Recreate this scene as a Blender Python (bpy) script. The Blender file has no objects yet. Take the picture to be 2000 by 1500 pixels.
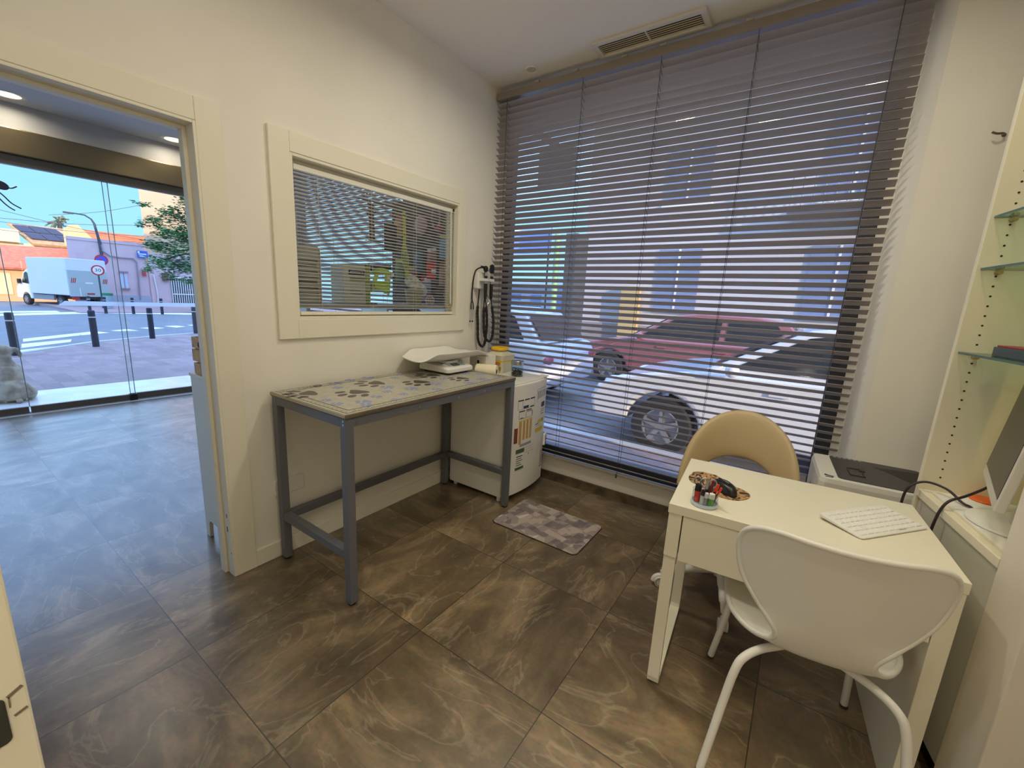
import bpy, math, random
from mathutils import Matrix, Vector
R = math.radians
random.seed(7)
scene = bpy.context.scene
COL = scene.collection

# ------------------------------------------------------------------ camera
cam_data = bpy.data.cameras.new('camera'); cam = bpy.data.objects.new('camera', cam_data); COL.objects.link(cam)
CR = Matrix(((0.811179590686679, -0.15555418807386362, 0.5637291603474783),
             (0.5830886287828333, 0.14150882966818776, -0.7999893137474369),
             (0.04466903443714807, 0.9776390671912721, 0.20549095275420765)))
CP = Vector((2.12827, 0.0, 1.41607)); FPX = 830.53; PU, PV = -23.63, 6.34
cam.matrix_world = Matrix.Translation(CP) @ CR.to_4x4()
cam_data.sensor_width = 36; cam_data.lens = FPX * 36 / 2000
cam_data.shift_x = -PU / 2000; cam_data.shift_y = PV / 2000
cam_data.clip_start = 0.01; cam_data.clip_end = 500
scene.camera = cam

def at(u, v, axis, val):                       # a pixel of the photo as a point on the plane axis = val
    d = CR @ Vector(((u - 1000 - PU) / FPX, -(v - 750 - PV) / FPX, -1.0))
    return CP + d * ((val - CP[axis]) / d[axis])

# ------------------------------------------------------------------ view, sky, sun, room lamps
scene.view_settings.view_transform = 'Standard'; scene.view_settings.look = 'None'
scene.view_settings.exposure = 0.0; scene.view_settings.gamma = 1.0; scene.view_settings.use_curve_mapping = False
world = bpy.data.worlds.new('sky'); scene.world = world; world.use_nodes = True
nt = world.node_tree; nt.nodes.clear()
wo = nt.nodes.new('ShaderNodeOutputWorld'); bg = nt.nodes.new('ShaderNodeBackground')
tc = nt.nodes.new('ShaderNodeTexCoord'); sp = nt.nodes.new('ShaderNodeSeparateXYZ'); rp = nt.nodes.new('ShaderNodeValToRGB')
nt.links.new(tc.outputs['Generated'], sp.inputs[0]); nt.links.new(sp.outputs['Z'], rp.inputs[0])
nt.links.new(rp.outputs[0], bg.inputs[0]); nt.links.new(bg.outputs[0], wo.inputs[0])
e = rp.color_ramp.elements
e[0].position = 0.0; e[0].color = (0.44, 0.95, 1.2, 1)
e[1].position = 0.8; e[1].color = (1.25, 2.0, 3.6, 1)
m_ = rp.color_ramp.elements.new(0.175); m_.color = (0.40, 0.88, 1.25, 1)
m_ = rp.color_ramp.elements.new(0.26); m_.color = (0.85, 1.45, 2.5, 1)
bg.inputs[1].default_value = 1.05
sun_d = bpy.data.lights.new('sun', 'SUN'); sun = bpy.data.objects.new('sun', sun_d); COL.objects.link(sun)
sun_d.energy = 4.6; sun_d.color = (1.0, 0.74, 0.44); sun_d.angle = R(0.6)
SD = Vector((-math.cos(R(25)) * math.cos(R(14)), math.sin(R(25)) * math.cos(R(14)), -math.sin(R(14))))
sun.rotation_euler = SD.to_track_quat('-Z', 'Y').to_euler()
LAMP_W = 5.0            # watts of one ceiling downlight in the consulting room
SHOP_W = 3.0
WARM = (1.0, 0.93, 0.74)

# ------------------------------------------------------------------ materials
def lin(c):
    return tuple(((x / 255) / 12.92 if x / 255 <= 0.04045 else ((x / 255 + 0.055) / 1.055) ** 2.4) for x in c) + (1.0,)
MATS = {}
def mat(name, c, rough=0.5, metal=0.0, spec=0.5, noise=0.0, nscale=8.0, bump=0.0, bscale=60.0, emit=0.0, coat=0.0, alpha=1.0):
    if name in MATS: return MATS[name]
    m = bpy.data.materials.new(name); m.use_nodes = True; n = m.node_tree.nodes; L = m.node_tree.links
    b = n['Principled BSDF']
    b.inputs['Base Color'].default_value = lin(c); b.inputs['Roughness'].default_value = rough
    b.inputs['Metallic'].default_value = metal; b.inputs['Specular IOR Level'].default_value = spec
    b.inputs['Coat Weight'].default_value = coat; b.inputs['Alpha'].default_value = alpha
    if noise:
        t = n.new('ShaderNodeTexCoord'); k = n.new('ShaderNodeTexNoise'); k.inputs['Scale'].default_value = nscale; k.inputs['Detail'].default_value = 5
        r = n.new('ShaderNodeValToRGB'); L.new(t.outputs['Object'], k.inputs['Vector']); L.new(k.outputs['Fac'], r.inputs[0])
        a = lin(tuple(x * (1 - noise) for x in c)); z = lin(tuple(min(255, x * (1 + noise)) for x in c))
        r.color_ramp.elements[0].position = .3; r.color_ramp.elements[0].color = a
        r.color_ramp.elements[1].position = .7; r.color_ramp.elements[1].color = z
        L.new(r.outputs[0], b.inputs['Base Color'])
    if bump:
        t = n.new('ShaderNodeTexCoord'); k = n.new('ShaderNodeTexNoise'); k.inputs['Scale'].default_value = bscale; k.inputs['Detail'].default_value = 3
        u = n.new('ShaderNodeBump'); u.inputs['Strength'].default_value = bump; u.inputs['Distance'].default_value = .01
        L.new(t.outputs['Object'], k.inputs['Vector']); L.new(k.outputs['Fac'], u.inputs['Height']); L.new(u.outputs[0], b.inputs['Normal'])
    if emit:
        b.inputs['Emission Color'].default_value = lin(c); b.inputs['Emission Strength'].default_value = emit
    MATS[name] = m
    return m

def glass(name, tint=(255, 255, 255), ior=1.45, rough=0.0):
    if name in MATS: return MATS[name]
    m = bpy.data.materials.new(name); m.use_nodes = True; n = m.node_tree.nodes; L = m.node_tree.links; n.clear()
    o = n.new('ShaderNodeOutputMaterial'); mx = n.new('ShaderNodeMixShader'); ge = n.new('ShaderNodeNewGeometry'); dt = n.new('ShaderNodeVectorMath'); dt.operation = 'DOT_PRODUCT'; L.new(ge.outputs['Normal'], dt.inputs[0]); L.new(ge.outputs['Incoming'], dt.inputs[1])
    ab = n.new('ShaderNodeMath'); ab.operation = 'ABSOLUTE'; L.new(dt.outputs['Value'], ab.inputs[0]); om = n.new('ShaderNodeMath'); om.operation = 'SUBTRACT'; om.inputs[0].default_value = 1.0; L.new(ab.outputs[0], om.inputs[1])
    pw = n.new('ShaderNodeMath'); pw.operation = 'POWER'; L.new(om.outputs[0], pw.inputs[0]); pw.inputs[1].default_value = 5.0; f = n.new('ShaderNodeMath'); f.operation = 'MULTIPLY_ADD'; L.new(pw.outputs[0], f.inputs[0]); r0 = ((ior - 1) / (ior + 1)) ** 2; f.inputs[1].default_value = 1 - r0; f.inputs[2].default_value = r0
    t = n.new('ShaderNodeBsdfTransparent'); t.inputs[0].default_value = lin(tint)
    g = n.new('ShaderNodeBsdfGlossy'); g.inputs['Roughness'].default_value = rough
    L.new(f.outputs[0], mx.inputs[0]); L.new(t.outputs[0], mx.inputs[1]); L.new(g.outputs[0], mx.inputs[2]); L.new(mx.outputs[0], o.inputs[0])
    MATS[name] = m
    return m

def tile_mat(name, ox, oy, sx, sy, base, vein, grout, rough=0.345, cont=1.0, coat=.55):
    m = bpy.data.materials.new(name); m.use_nodes = True; n = m.node_tree.nodes; L = m.node_tree.links; b = n['Principled BSDF']
    g = n.new('ShaderNodeNewGeometry'); s = n.new('ShaderNodeSeparateXYZ'); L.new(g.outputs['Position'], s.inputs[0])
    def mth(op, a, bb=None, cc=None):
        q = n.new('ShaderNodeMath'); q.operation = op
        for i, x in enumerate((a, bb, cc)):
            if x is None: continue
            if isinstance(x, (int, float)): q.inputs[i].default_value = x
            else: L.new(x, q.inputs[i])
        return q.outputs[0]
    ux = mth('DIVIDE', mth('SUBTRACT', s.outputs['X'], ox), sx); uy = mth('DIVIDE', mth('SUBTRACT', s.outputs['Y'], oy), sy)
    fx = mth('FRACT', ux); fy = mth('FRACT', uy)
    ex = mth('MULTIPLY', mth('MINIMUM', fx, mth('SUBTRACT', 1.0, fx)), sx); ey = mth('MULTIPLY', mth('MINIMUM', fy, mth('SUBTRACT', 1.0, fy)), sy)
    gr = mth('LESS_THAN', mth('MINIMUM', ex, ey), 0.0018)
    cell = n.new('ShaderNodeCombineXYZ'); L.new(mth('FLOOR', ux), cell.inputs[0]); L.new(mth('FLOOR', uy), cell.inputs[1])
    wn = n.new('ShaderNodeTexWhiteNoise'); wn.noise_dimensions = '3D'; L.new(cell.outputs[0], wn.inputs['Vector'])
    off = n.new('ShaderNodeVectorMath'); off.operation = 'SCALE'; L.new(wn.outputs['Color'], off.inputs[0]); off.inputs['Scale'].default_value = 9.0
    pos = n.new('ShaderNodeVectorMath'); pos.operation = 'ADD'; L.new(g.outputs['Position'], pos.inputs[0]); L.new(off.outputs[0], pos.inputs[1])
    rot = n.new('ShaderNodeVectorRotate'); rot.rotation_type = 'Z_AXIS'; L.new(pos.outputs[0], rot.inputs['Vector']); L.new(mth('MULTIPLY', mth('FLOOR', mth('MULTIPLY', wn.outputs['Value'], 4.0)), 1.5708), rot.inputs['Angle'])
    st = n.new('ShaderNodeVectorMath'); st.operation = 'MULTIPLY'; L.new(rot.outputs[0], st.inputs[0]); st.inputs[1].default_value = (1.0, 2.2, 1.0)
    k1 = n.new('ShaderNodeTexNoise'); k1.inputs['Scale'].default_value = 2.6; k1.inputs['Detail'].default_value = 9; k1.inputs['Roughness'].default_value = .64; k1.inputs['Distortion'].default_value = .5; L.new(st.outputs[0], k1.inputs['Vector'])
    k1c = mth('MINIMUM', mth('MAXIMUM', k1.outputs['Fac'], .33), .70)
    r1 = n.new('ShaderNodeValToRGB'); L.new(k1c, r1.inputs[0])
    el = r1.color_ramp.elements; el[0].position = .24; el[0].color = lin(tuple(x * (1 - .32 * cont) for x in base)); el[1].position = .74; el[1].color = lin(tuple(min(255, x * (1 + .42 * cont)) for x in base))
    q = el.new(.5); q.color = lin(base)
    k2 = n.new('ShaderNodeTexNoise'); k2.inputs['Scale'].default_value = 1.7; k2.inputs['Detail'].default_value = 6; k2.inputs['Distortion'].default_value = 1.6; L.new(st.outputs[0], k2.inputs['Vector'])
    v = mth('SUBTRACT', 1.0, mth('MULTIPLY', mth('ABSOLUTE', mth('SUBTRACT', k2.outputs['Fac'], .5)), 60.0)); v = mth('MAXIMUM', v, 0.0)
    v = mth('MULTIPLY', v, mth('MULTIPLY', k1c, .44 * cont))
    mv = n.new('ShaderNodeMix'); mv.data_type = 'RGBA'; L.new(v, mv.inputs['Factor']); L.new(r1.outputs[0], mv.inputs['A']); mv.inputs['B'].default_value = lin(vein)
    k3 = n.new('ShaderNodeTexNoise'); k3.inputs['Scale'].default_value = 55; k3.inputs['Detail'].default_value = 4; L.new(g.outputs['Position'], k3.inputs['Vector'])
    mm = n.new('ShaderNodeMix'); mm.data_type = 'RGBA'; mm.blend_type = 'OVERLAY'; mm.inputs['Factor'].default_value = .35; L.new(mv.outputs['Result'], mm.inputs['A']); L.new(k3.outputs['Color'], mm.inputs['B'])
    hsv = n.new('ShaderNodeHueSaturation'); L.new(mm.outputs['Result'], hsv.inputs['Color']); hsv.inputs['Saturation'].default_value = .92; L.new(mth('ADD', .82, mth('MULTIPLY', wn.outputs['Value'], .36)), hsv.inputs['Value'])
    fin = n.new('ShaderNodeMix'); fin.data_type = 'RGBA'; L.new(gr, fin.inputs['Factor']); L.new(hsv.outputs[0], fin.inputs['A']); fin.inputs['B'].default_value = lin(grout)
    b.inputs['Specular IOR Level'].default_value = .8; b.inputs['Coat IOR'].default_value = 1.7; L.new(mth('MULTIPLY', mth('MAXIMUM', mth('SUBTRACT', mth('MULTIPLY', k1c, 2.6), .3), .1), coat), b.inputs['Coat Weight']); b.inputs['Coat Roughness'].default_value = .24
    L.new(fin.outputs['Result'], b.inputs['Base Color'])
    L.new(mth('ADD', rough - .10, mth('MULTIPLY', k1c, .22)), b.inputs['Roughness'])
    bp = n.new('ShaderNodeBump'); bp.inputs['Strength'].default_value = .05; bp.inputs['Distance'].default_value = .004; L.new(mth('SUBTRACT', 1.0, gr), bp.inputs['Height']); L.new(bp.outputs[0], b.inputs['Normal'])
    MATS[name] = m
    return m

# ------------------------------------------------------------------ mesh building
def wmat(o):
    M = Matrix.Identity(4)
    while o is not None:
        M = o.matrix_basis @ M; o = o.parent
    return M

class MB:
    def __init__(s, M=None): s.v = []; s.f = []; s.mi = []; s.sm = []; s.M = M or Matrix.Identity(4); s.cur = 0
    def add(s, vs, fs, smooth=False):
        o = len(s.v); s.v += [s.M @ Vector(p) for p in vs]
        for f in fs: s.f.append([i + o for i in f]); s.mi.append(s.cur); s.sm.append(smooth)
        return s
    def box(s, x0, y0, z0, x1, y1, z1):
        return s.add([(x0, y0, z0), (x1, y0, z0), (x1, y1, z0), (x0, y1, z0), (x0, y0, z1), (x1, y0, z1), (x1, y1, z1), (x0, y1, z1)],
                     [(0, 3, 2, 1), (4, 5, 6, 7), (0, 1, 5, 4), (1, 2, 6, 5), (2, 3, 7, 6), (3, 0, 4, 7)])
    def cbox(s, c, d): return s.box(c[0] - d[0] / 2, c[1] - d[1] / 2, c[2] - d[2] / 2, c[0] + d[0] / 2, c[1] + d[1] / 2, c[2] + d[2] / 2)
    def bar(s, p0, p1, w, h):               # a square bar from p0 to p1
        p0 = Vector(p0); p1 = Vector(p1); d = (p1 - p0); L = d.length; d.normalize()
        up = Vector((0, 0, 1)) if abs(d.z) < .95 else Vector((0, 1, 0))
        a = d.cross(up).normalized(); b = a.cross(d)
        vs = [p + a * (w / 2 * i) + b * (h / 2 * j) for p in (p0, p1) for i, j in ((-1, -1), (1, -1), (1, 1), (-1, 1))]
        return s.add(vs, [(0, 1, 2, 3), (7, 6, 5, 4), (0, 4, 5, 1), (1, 5, 6, 2), (2, 6, 7, 3), (3, 7, 4, 0)])
    def tube(s, pts, r, n=10, caps=True, closed=False):
        pts = [Vector(p) for p in pts]; N = len(pts); rs = r if isinstance(r, (list, tuple)) else [r] * N
        t0 = (pts[1] - pts[0]).normalized(); a = t0.orthogonal().normalized(); vs = []
        for i, p in enumerate(pts):
            q0 = pts[(i - 1) % N] if closed or i > 0 else p; q1 = pts[(i + 1) % N] if closed or i < N - 1 else p
            t = (q1 - q0).normalized(); a = (a - t * a.dot(t)); a = a.normalized() if a.length > 1e-6 else t.orthogonal().normalized(); b = t.cross(a)
            vs += [p + (a * math.cos(2 * math.pi * k / n) + b * math.sin(2 * math.pi * k / n)) * rs[i] for k in range(n)]
        fs = []
        for i in range(N if closed else N - 1):
            j = (i + 1) % N
            for k in range(n): k2 = (k + 1) % n; fs.append((i * n + k, i * n + k2, j * n + k2, j * n + k))
        s.add(vs, fs, True)
        if caps and not closed:
            s.add(vs[:n], [tuple(range(n))[::-1]]); s.add(vs[-n:], [tuple(range(n))])
        return s
    def cyl(s, p0, p1, r0, r1=None, n=20): return s.tube([p0, p1], [r0, r0 if r1 is None else r1], n)
    def lathe(s, prof, c=(0, 0, 0), n=28, axis=None):
        c = Vector(c); Q = Matrix.Identity(3) if axis is None else Vector((0, 0, 1)).rotation_difference(Vector(axis)).to_matrix()
        for i in range(len(prof) - 1):
            (r0, z0), (r1, z1) = prof[i], prof[i + 1]
            vs = [c + Q @ Vector((r * math.cos(2 * math.pi * k / n), r * math.sin(2 * math.pi * k / n), z)) for r, z in ((r0, z0), (r1, z1)) for k in range(n)]
            s.add(vs, [(k, (k + 1) % n, n + (k + 1) % n, n + k) for k in range(n)], True)
        return s
    def prism(s, poly, h0, h1, f=None):      # polygon in a plane, thickened; f maps (a, b, h) to a point
        f = f or (lambda a, b, h: (a, b, h)); N = len(poly)
        vs = [f(a, b, h0) for a, b in poly] + [f(a, b, h1) for a, b in poly]
        return s.add(vs, [tuple(range(N))[::-1], tuple(range(N, 2 * N))] + [(i, (i + 1) % N, N + (i + 1) % N, N + i) for i in range(N)])
    def grid(s, fn, nu, nv, smooth=True, cu=False):
        vs = [fn(i / (nu if cu else nu - 1) if nu > 1 else 0, j / (nv - 1)) for i in range(nu) for j in range(nv)]
        fs = [(i * nv + j, ((i + 1) % nu) * nv + j, ((i + 1) % nu) * nv + j + 1, i * nv + j + 1) for i in range(nu if cu else nu - 1) for j in range(nv - 1)]
        return s.add(vs, fs, smooth)
    def ball(s, c, r, n=16, m=10, sc=(1, 1, 1)):
        return s.grid(lambda u, v: (c[0] + r * sc[0] * math.sin(math.pi * v) * math.cos(2 * math.pi * u), c[1] + r * sc[1] * math.sin(math.pi * v) * math.sin(2 * math.pi * u), c[2] - r * sc[2] * math.cos(math.pi * v)), n, m, True, True)
    def build(s, name, m, parent=None, world=True, bevel=0.0, seg=2, solid=0.0, sub=0, off=0):
        me = bpy.data.meshes.new(name); vs = s.v
        if parent is not None and world: I = wmat(parent).inverted(); vs = [I @ p for p in vs]
        me.from_pydata([tuple(p) for p in vs], [], s.f)
        ms = m if isinstance(m, (list, tuple)) else [m]
        for q in ms: me.materials.append(q)
        me.polygons.foreach_set('material_index', s.mi); me.polygons.foreach_set('use_smooth', s.sm); me.update()
        o = bpy.data.objects.new(name, me); COL.objects.link(o); o.parent = parent
        if solid: q = o.modifiers.new('thick', 'SOLIDIFY'); q.thickness = solid; q.offset = off
        if sub: q = o.modifiers.new('smooth', 'SUBSURF'); q.levels = sub; q.render_levels = sub
        if bevel: q = o.modifiers.new('edge', 'BEVEL'); q.width = bevel; q.segments = seg; q.limit_method = 'ANGLE'; q.angle_limit = R(40)
        return o

def tag(o, label=None, cat=None, group=None, kind=None):
    if label: o['label'] = label
    if cat: o['category'] = cat
    if group: o['group'] = group
    if kind: o['kind'] = kind
    return o
def thing(name, label, cat, loc=(0, 0, 0), rz=0.0, group=None):
    o = bpy.data.objects.new(name, None); COL.objects.link(o); o.location = loc; o.rotation_euler = (0, 0, rz); o.empty_display_size = .1
    o.matrix_basis = Matrix.Translation(Vector(loc)) @ Matrix.Rotation(rz, 4, 'Z')
    return tag(o, label, cat, group)
def struct(o, label=None, cat='structure'): return tag(o, label or o.name.replace('_', ' '), cat, None, 'structure')
def copy_thing(o, loc, rz=None, label=None):
    def dup(q, par):
        c = q.copy(); COL.objects.link(c); c.parent = par
        for ch in list(q.children): dup(ch, c)
        return c
    c = dup(o, None); c.matrix_basis = Matrix.Translation(Vector(loc)) @ Matrix.Rotation(o.rotation_euler.z if rz is None else rz, 4, 'Z')
    if label: c['label'] = label
    return c
def text(name, body, size, m, parent, M, depth=0.0006, align='CENTER', sx=1.0):
    cu = bpy.data.curves.new(name, 'FONT'); cu.body = body; cu.size = size; cu.align_x = align; cu.align_y = 'CENTER'; cu.extrude = depth
    t = bpy.data.objects.new(name, cu); COL.objects.link(t)
    dg = bpy.context.evaluated_depsgraph_get(); me = bpy.data.meshes.new_from_object(t.evaluated_get(dg))
    bpy.data.objects.remove(t); bpy.data.curves.remove(cu)
    T = M @ Matrix.Diagonal((sx, 1, 1, 1))
    if parent is not None: T = wmat(parent).inverted() @ T
    me.transform(T); me.materials.clear(); me.materials.append(m)
    o = bpy.data.objects.new(name, me); COL.objects.link(o); o.parent = parent
    return o
def face_frame(o, n, up=(0, 0, 1)):          # matrix: local x,y on a face with outward normal n
    n = Vector(n).normalized(); x = Vector(up).cross(n).normalized(); y = n.cross(x)
    return Matrix(((x.x, y.x, n.x, o[0]), (x.y, y.y, n.y, o[1]), (x.z, y.z, n.z, o[2]), (0, 0, 0, 1)))
def rrect(x0, y0, x1, y1, r, n=5):
    p = []
    for cx, cy, a in ((x1 - r, y0 + r, -90), (x1 - r, y1 - r, 0), (x0 + r, y1 - r, 90), (x0 + r, y0 + r, 180)):
        p += [(cx + r * math.cos(R(a + 90 * k / n)), cy + r * math.sin(R(a + 90 * k / n))) for k in range(n + 1)]
    return p
def ell(cx, cy, a, b, rot=0, n=18):
    c, s = math.cos(rot), math.sin(rot)
    return [(cx + a * math.cos(2 * math.pi * k / n) * c - b * math.sin(2 * math.pi * k / n) * s, cy + a * math.cos(2 * math.pi * k / n) * s + b * math.sin(2 * math.pi * k / n) * c) for k in range(n)]
def spline(pts, n=8):
    P = [Vector(p) for p in pts]; P = [P[0] * 2 - P[1]] + P + [P[-1] * 2 - P[-2]]; out = []
    for i in range(1, len(P) - 2):
        for k in range(n):
            t = k / n; a, b, c, d = P[i - 1:i + 3]
            out.append(.5 * ((2 * b) + (c - a) * t + (2 * a - 5 * b + 4 * c - d) * t * t + (3 * b - a - 3 * c + d) * t ** 3))
    return out + [P[-2]]

scene.cycles.diffuse_bounces = 8; scene.cycles.transparent_max_bounces = 24
WALL = mat('wall_paint', (230, 225, 214), .75, noise=.012, nscale=3)
CEIL = mat('ceiling_paint', (232, 228, 224), .85)
TRIM = mat('trim_lacquer', (228, 222, 204), .38)
WHITE = mat('white_lacquer', (226, 222, 208), .35)
WPLAS = mat('white_plastic', (226, 224, 218), .38)
BLK = mat('black_plastic', (22, 22, 24), .38)
DARK = mat('dark_grey_plastic', (62, 60, 60), .5)
STEEL = mat('steel', (190, 188, 184), .28, 1.0)
ANTH = mat('anthracite_frame', (52, 53, 60), .45)
GLASS = glass('window_glass')

# ================================================================== THE SETTING
H = 2.93
TILE = tile_mat('brown_stone_tile', 0.9796, 0.4956, 0.6031, 0.6212, (106, 88, 62), (184, 166, 134), (52, 42, 30), cont=1.2)
struct(MB().box(-4.36, -4.0, -.06, 3.4, 2.98, 0).build('floor', TILE), 'brown stone tile floor running through both rooms')
struct(MB().box(-.1, -1.6, H, 3.4, 3.0, H + .12).build('ceiling', CEIL), 'white plaster ceiling of the consulting room')
struct(MB().box(-4.5, -4.0, 3.03, -.1, 3.0, 3.15).build('ceiling', mat('shop_ceiling', (205, 203, 205), .85)), 'white plaster ceiling of the shop')
# wall between the rooms, with the doorway (y .02-.80) and the inner window (y 1.19-2.41)
DY0, DY1, DZ = 0.02, 0.802, 2.056
b = MB()
b.box(-.1, -.1, 0, 0, DY0, H).box(-.1, DY0, DZ, 0, DY1, H).box(-.1, DY1, 0, 0, 1.19, H)
b.box(-.1, 1.19, 0, 0, 2.412, 1.262).box(-.1, 1.19, 2.05, 0, 2.412, H).box(-.1, 2.412, 0, 0, 3.0, H)
b.box(-.1, -4.0, 0, 0, -.1, 3.03).box(-.1, -.1, H, -.02, 3.0, 3.03)
struct(b.build('wall_left', WALL), 'white painted wall between the consulting room and the shop')
struct(MB().box(-.1, 2.885, 0, 2.45, 3.0, .2).build('wall_back', mat('sill_wall_paint', (240, 236, 226), .55), bevel=.004), 'low white wall below the big window')
struct(MB().box(-.1, 2.872, 0, 2.45, 2.885, .07).build('baseboard_back', mat('plinth_tile', (88, 76, 60), .4, noise=.3, nscale=14)), 'brown tile plinth below the low white wall')
struct(MB().box(-.1, 2.885, 2.90, 2.45, 3.0, 3.1).build('wall_back', WALL), 'white lintel above the big window')
struct(MB().box(2.437, 2.785, 0, 3.4, 3.0, H).build('wall_right', WALL), 'beige plastered pier beside the big window')
struct(MB().box(3.2, .02, 0, 3.3, 2.785, H).build('wall_right', WALL), 'wall behind the built-in shelving')
b = MB(); b.box(-.0, -.1, 0, 1.54, .012, H).box(1.54, -.1, 2.1, 2.75, .012, H).box(2.75, -.1, 0, 3.3, .012, H)
struct(b.build('wall_front', WALL), 'wall with the doorway the room is seen from')
b = MB(); b.box(0, -1.6, 0, .05, -.1, H).box(3.3, -1.6, 0, 3.4, .02, H).box(0, -1.7, 0, 3.4, -1.6, H)
struct(b.build('wall_corridor', WALL), 'unseen corridor walls added behind the doorway to block sun and sky')  # enclosure added out of view to keep sun and sky out
# shop walls
b = MB(); b.box(-4.5, -4.1, 0, -.1, -4.0, 3.03)
struct(b.build('wall_shop', WALL), 'end wall of the shop')
b = MB(); b.box(-4.4, 2.885, 0, -2.95, 3.0, 3.03).box(-2.95, 2.885, 0, -1.05, 3.0, .2).box(-2.95, 2.885, 2.9, -1.05, 3.0, 3.03).box(-1.05, 2.885, 0, -.1, 3.0, 3.03)
struct(b.build('wall_shop', WALL), 'shop wall with a blind on the side street')
struct(MB().box(-4.52, -4.0, 2.79, -4.38, 3.0, 3.03).build('wall_shop', mat('shopfront_header', (196, 192, 188), .6)), 'plain header wall above the shop front')

# door casing of the doorway to the shop
dr = thing('door_1', 'white lacquered door casing of the doorway to the shop', 'door', (0, .4, 0)); dr['kind'] = 'structure'
MB().box(0, DY1 - .002, 0, .016, .899, 2.146).build('casing_board', TRIM, dr, bevel=.003)
MB().box(0, DY0 - .1, 0, .016, DY0, 2.146).build('casing_board', TRIM, dr, bevel=.003)
MB().box(0, DY0, DZ, .0158, DY1 - .002, 2.146).build('casing_board', TRIM, dr, bevel=.003)
b = MB(); b.box(-.1, DY1 - .012, 0, .014, DY1, DZ).box(-.1, DY0, 0, .014, DY0 + .012, DZ).box(-.1, DY0 + .012, DZ - .012, .014, DY1 - .012, DZ)
b.box(-.1, DY1 - .027, 0, -.055, DY1 - .012, DZ - .012).box(-.1, DY0 + .012, DZ - .027, -.055, DY1 - .027, DZ - .012)
b.build('door_lining', TRIM, dr, bevel=.002)
b = MB()
b.box(-.025, DY1 - .0125, .235, -.015, DY1 - .0118, .262).box(-.02, DY1 - .0125, .31, -.012, DY1 - .0118, .33).box(-.004, DY1 - .0125, .12, .002, DY1 - .0118, .128)
b.build('chipped_spot', mat('bare_wood', (92, 74, 56), .8), dr)
b = MB(); b.box(.0, .899, 0, .015, 2.885, .09)
struct(b.build('baseboard_left', TRIM, bevel=.003), 'white baseboard along the wall below the exam table')
# jamb of the doorway the photographer stands in
dj = thing('door_2', 'white door jamb with a steel strike plate beside the camera', 'door', (1.55, -.04, 0)); dj['kind'] = 'structure'
MB().box(1.54, -.12, 0, 1.558, .022, 2.1).build('jamb', TRIM, dj, bevel=.002)
def jf(a, b_, h): return (1.558 + h, a, b_)
q_ = at(9, 1362, 0, 1.5592); r_ = at(4, 1459, 0, 1.5592); y_ = at(23, 1430, 0, 1.5592).y
MB().prism(rrect(-.03, r_.z, y_, q_.z, .006), -.001, .0012, jf).build('strike_plate', mat('strike_plate_metal', (92, 96, 92), .38, .9), dj)
b = MB(); b.bar((1.5585, .0085, 1.018), (1.5585, .019, 1.024), .0008, .003).bar((1.5585, .009, 1.006), (1.5585, .0095, 1.018), .0008, .0012).bar((1.5585, .0105, .995), (1.5585, .0195, .9985), .0008, .0025)
b.build('scuff_mark', mat('scuff', (120, 106, 88), .9), dj)

# inner window with its casing
w1 = thing('window_1', 'white framed inner window between the consulting room and the shop', 'window', (0, 1.79, 1.2)); w1['kind'] = 'structure'
MB().box(0, 1.087, 1.164, .016, 1.187, 2.142).build('casing_board', TRIM, w1, bevel=.003)
MB().box(0, 2.412, 1.164, .016, 2.488, 2.142).build('casing_board', TRIM, w1, bevel=.003)
MB().box(0, 1.187, 2.05, .0158, 2.412, 2.142).build('casing_board', TRIM, w1, bevel=.003)
MB().box(0, 1.187, 1.164, .0158, 2.412, 1.264).build('casing_board', TRIM, w1, bevel=.003)
b = MB(); b.box(-.1, 1.187, 1.264, .012, 1.20, 2.05).box(-.1, 2.40, 1.264, .012, 2.412, 2.05).box(-.1, 1.20, 1.264, .012, 2.40, 1.276).box(-.1, 1.20, 2.036, .012, 2.40, 2.05)
b.box(-.085, 1.20, 1.276, -.055, 1.222, 2.036).box(-.085, 2.38, 1.276, -.055, 2.40, 2.036).box(-.085, 1.222, 1.276, -.055, 2.38, 1.298).box(-.085, 1.222, 2.012, -.055, 2.38, 2.036)
b.build('frame', TRIM, w1, bevel=.002)
MB().box(-.072, 1.222, 1.298, -.068, 2.38, 2.012).build('pane', GLASS, w1)

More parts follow.
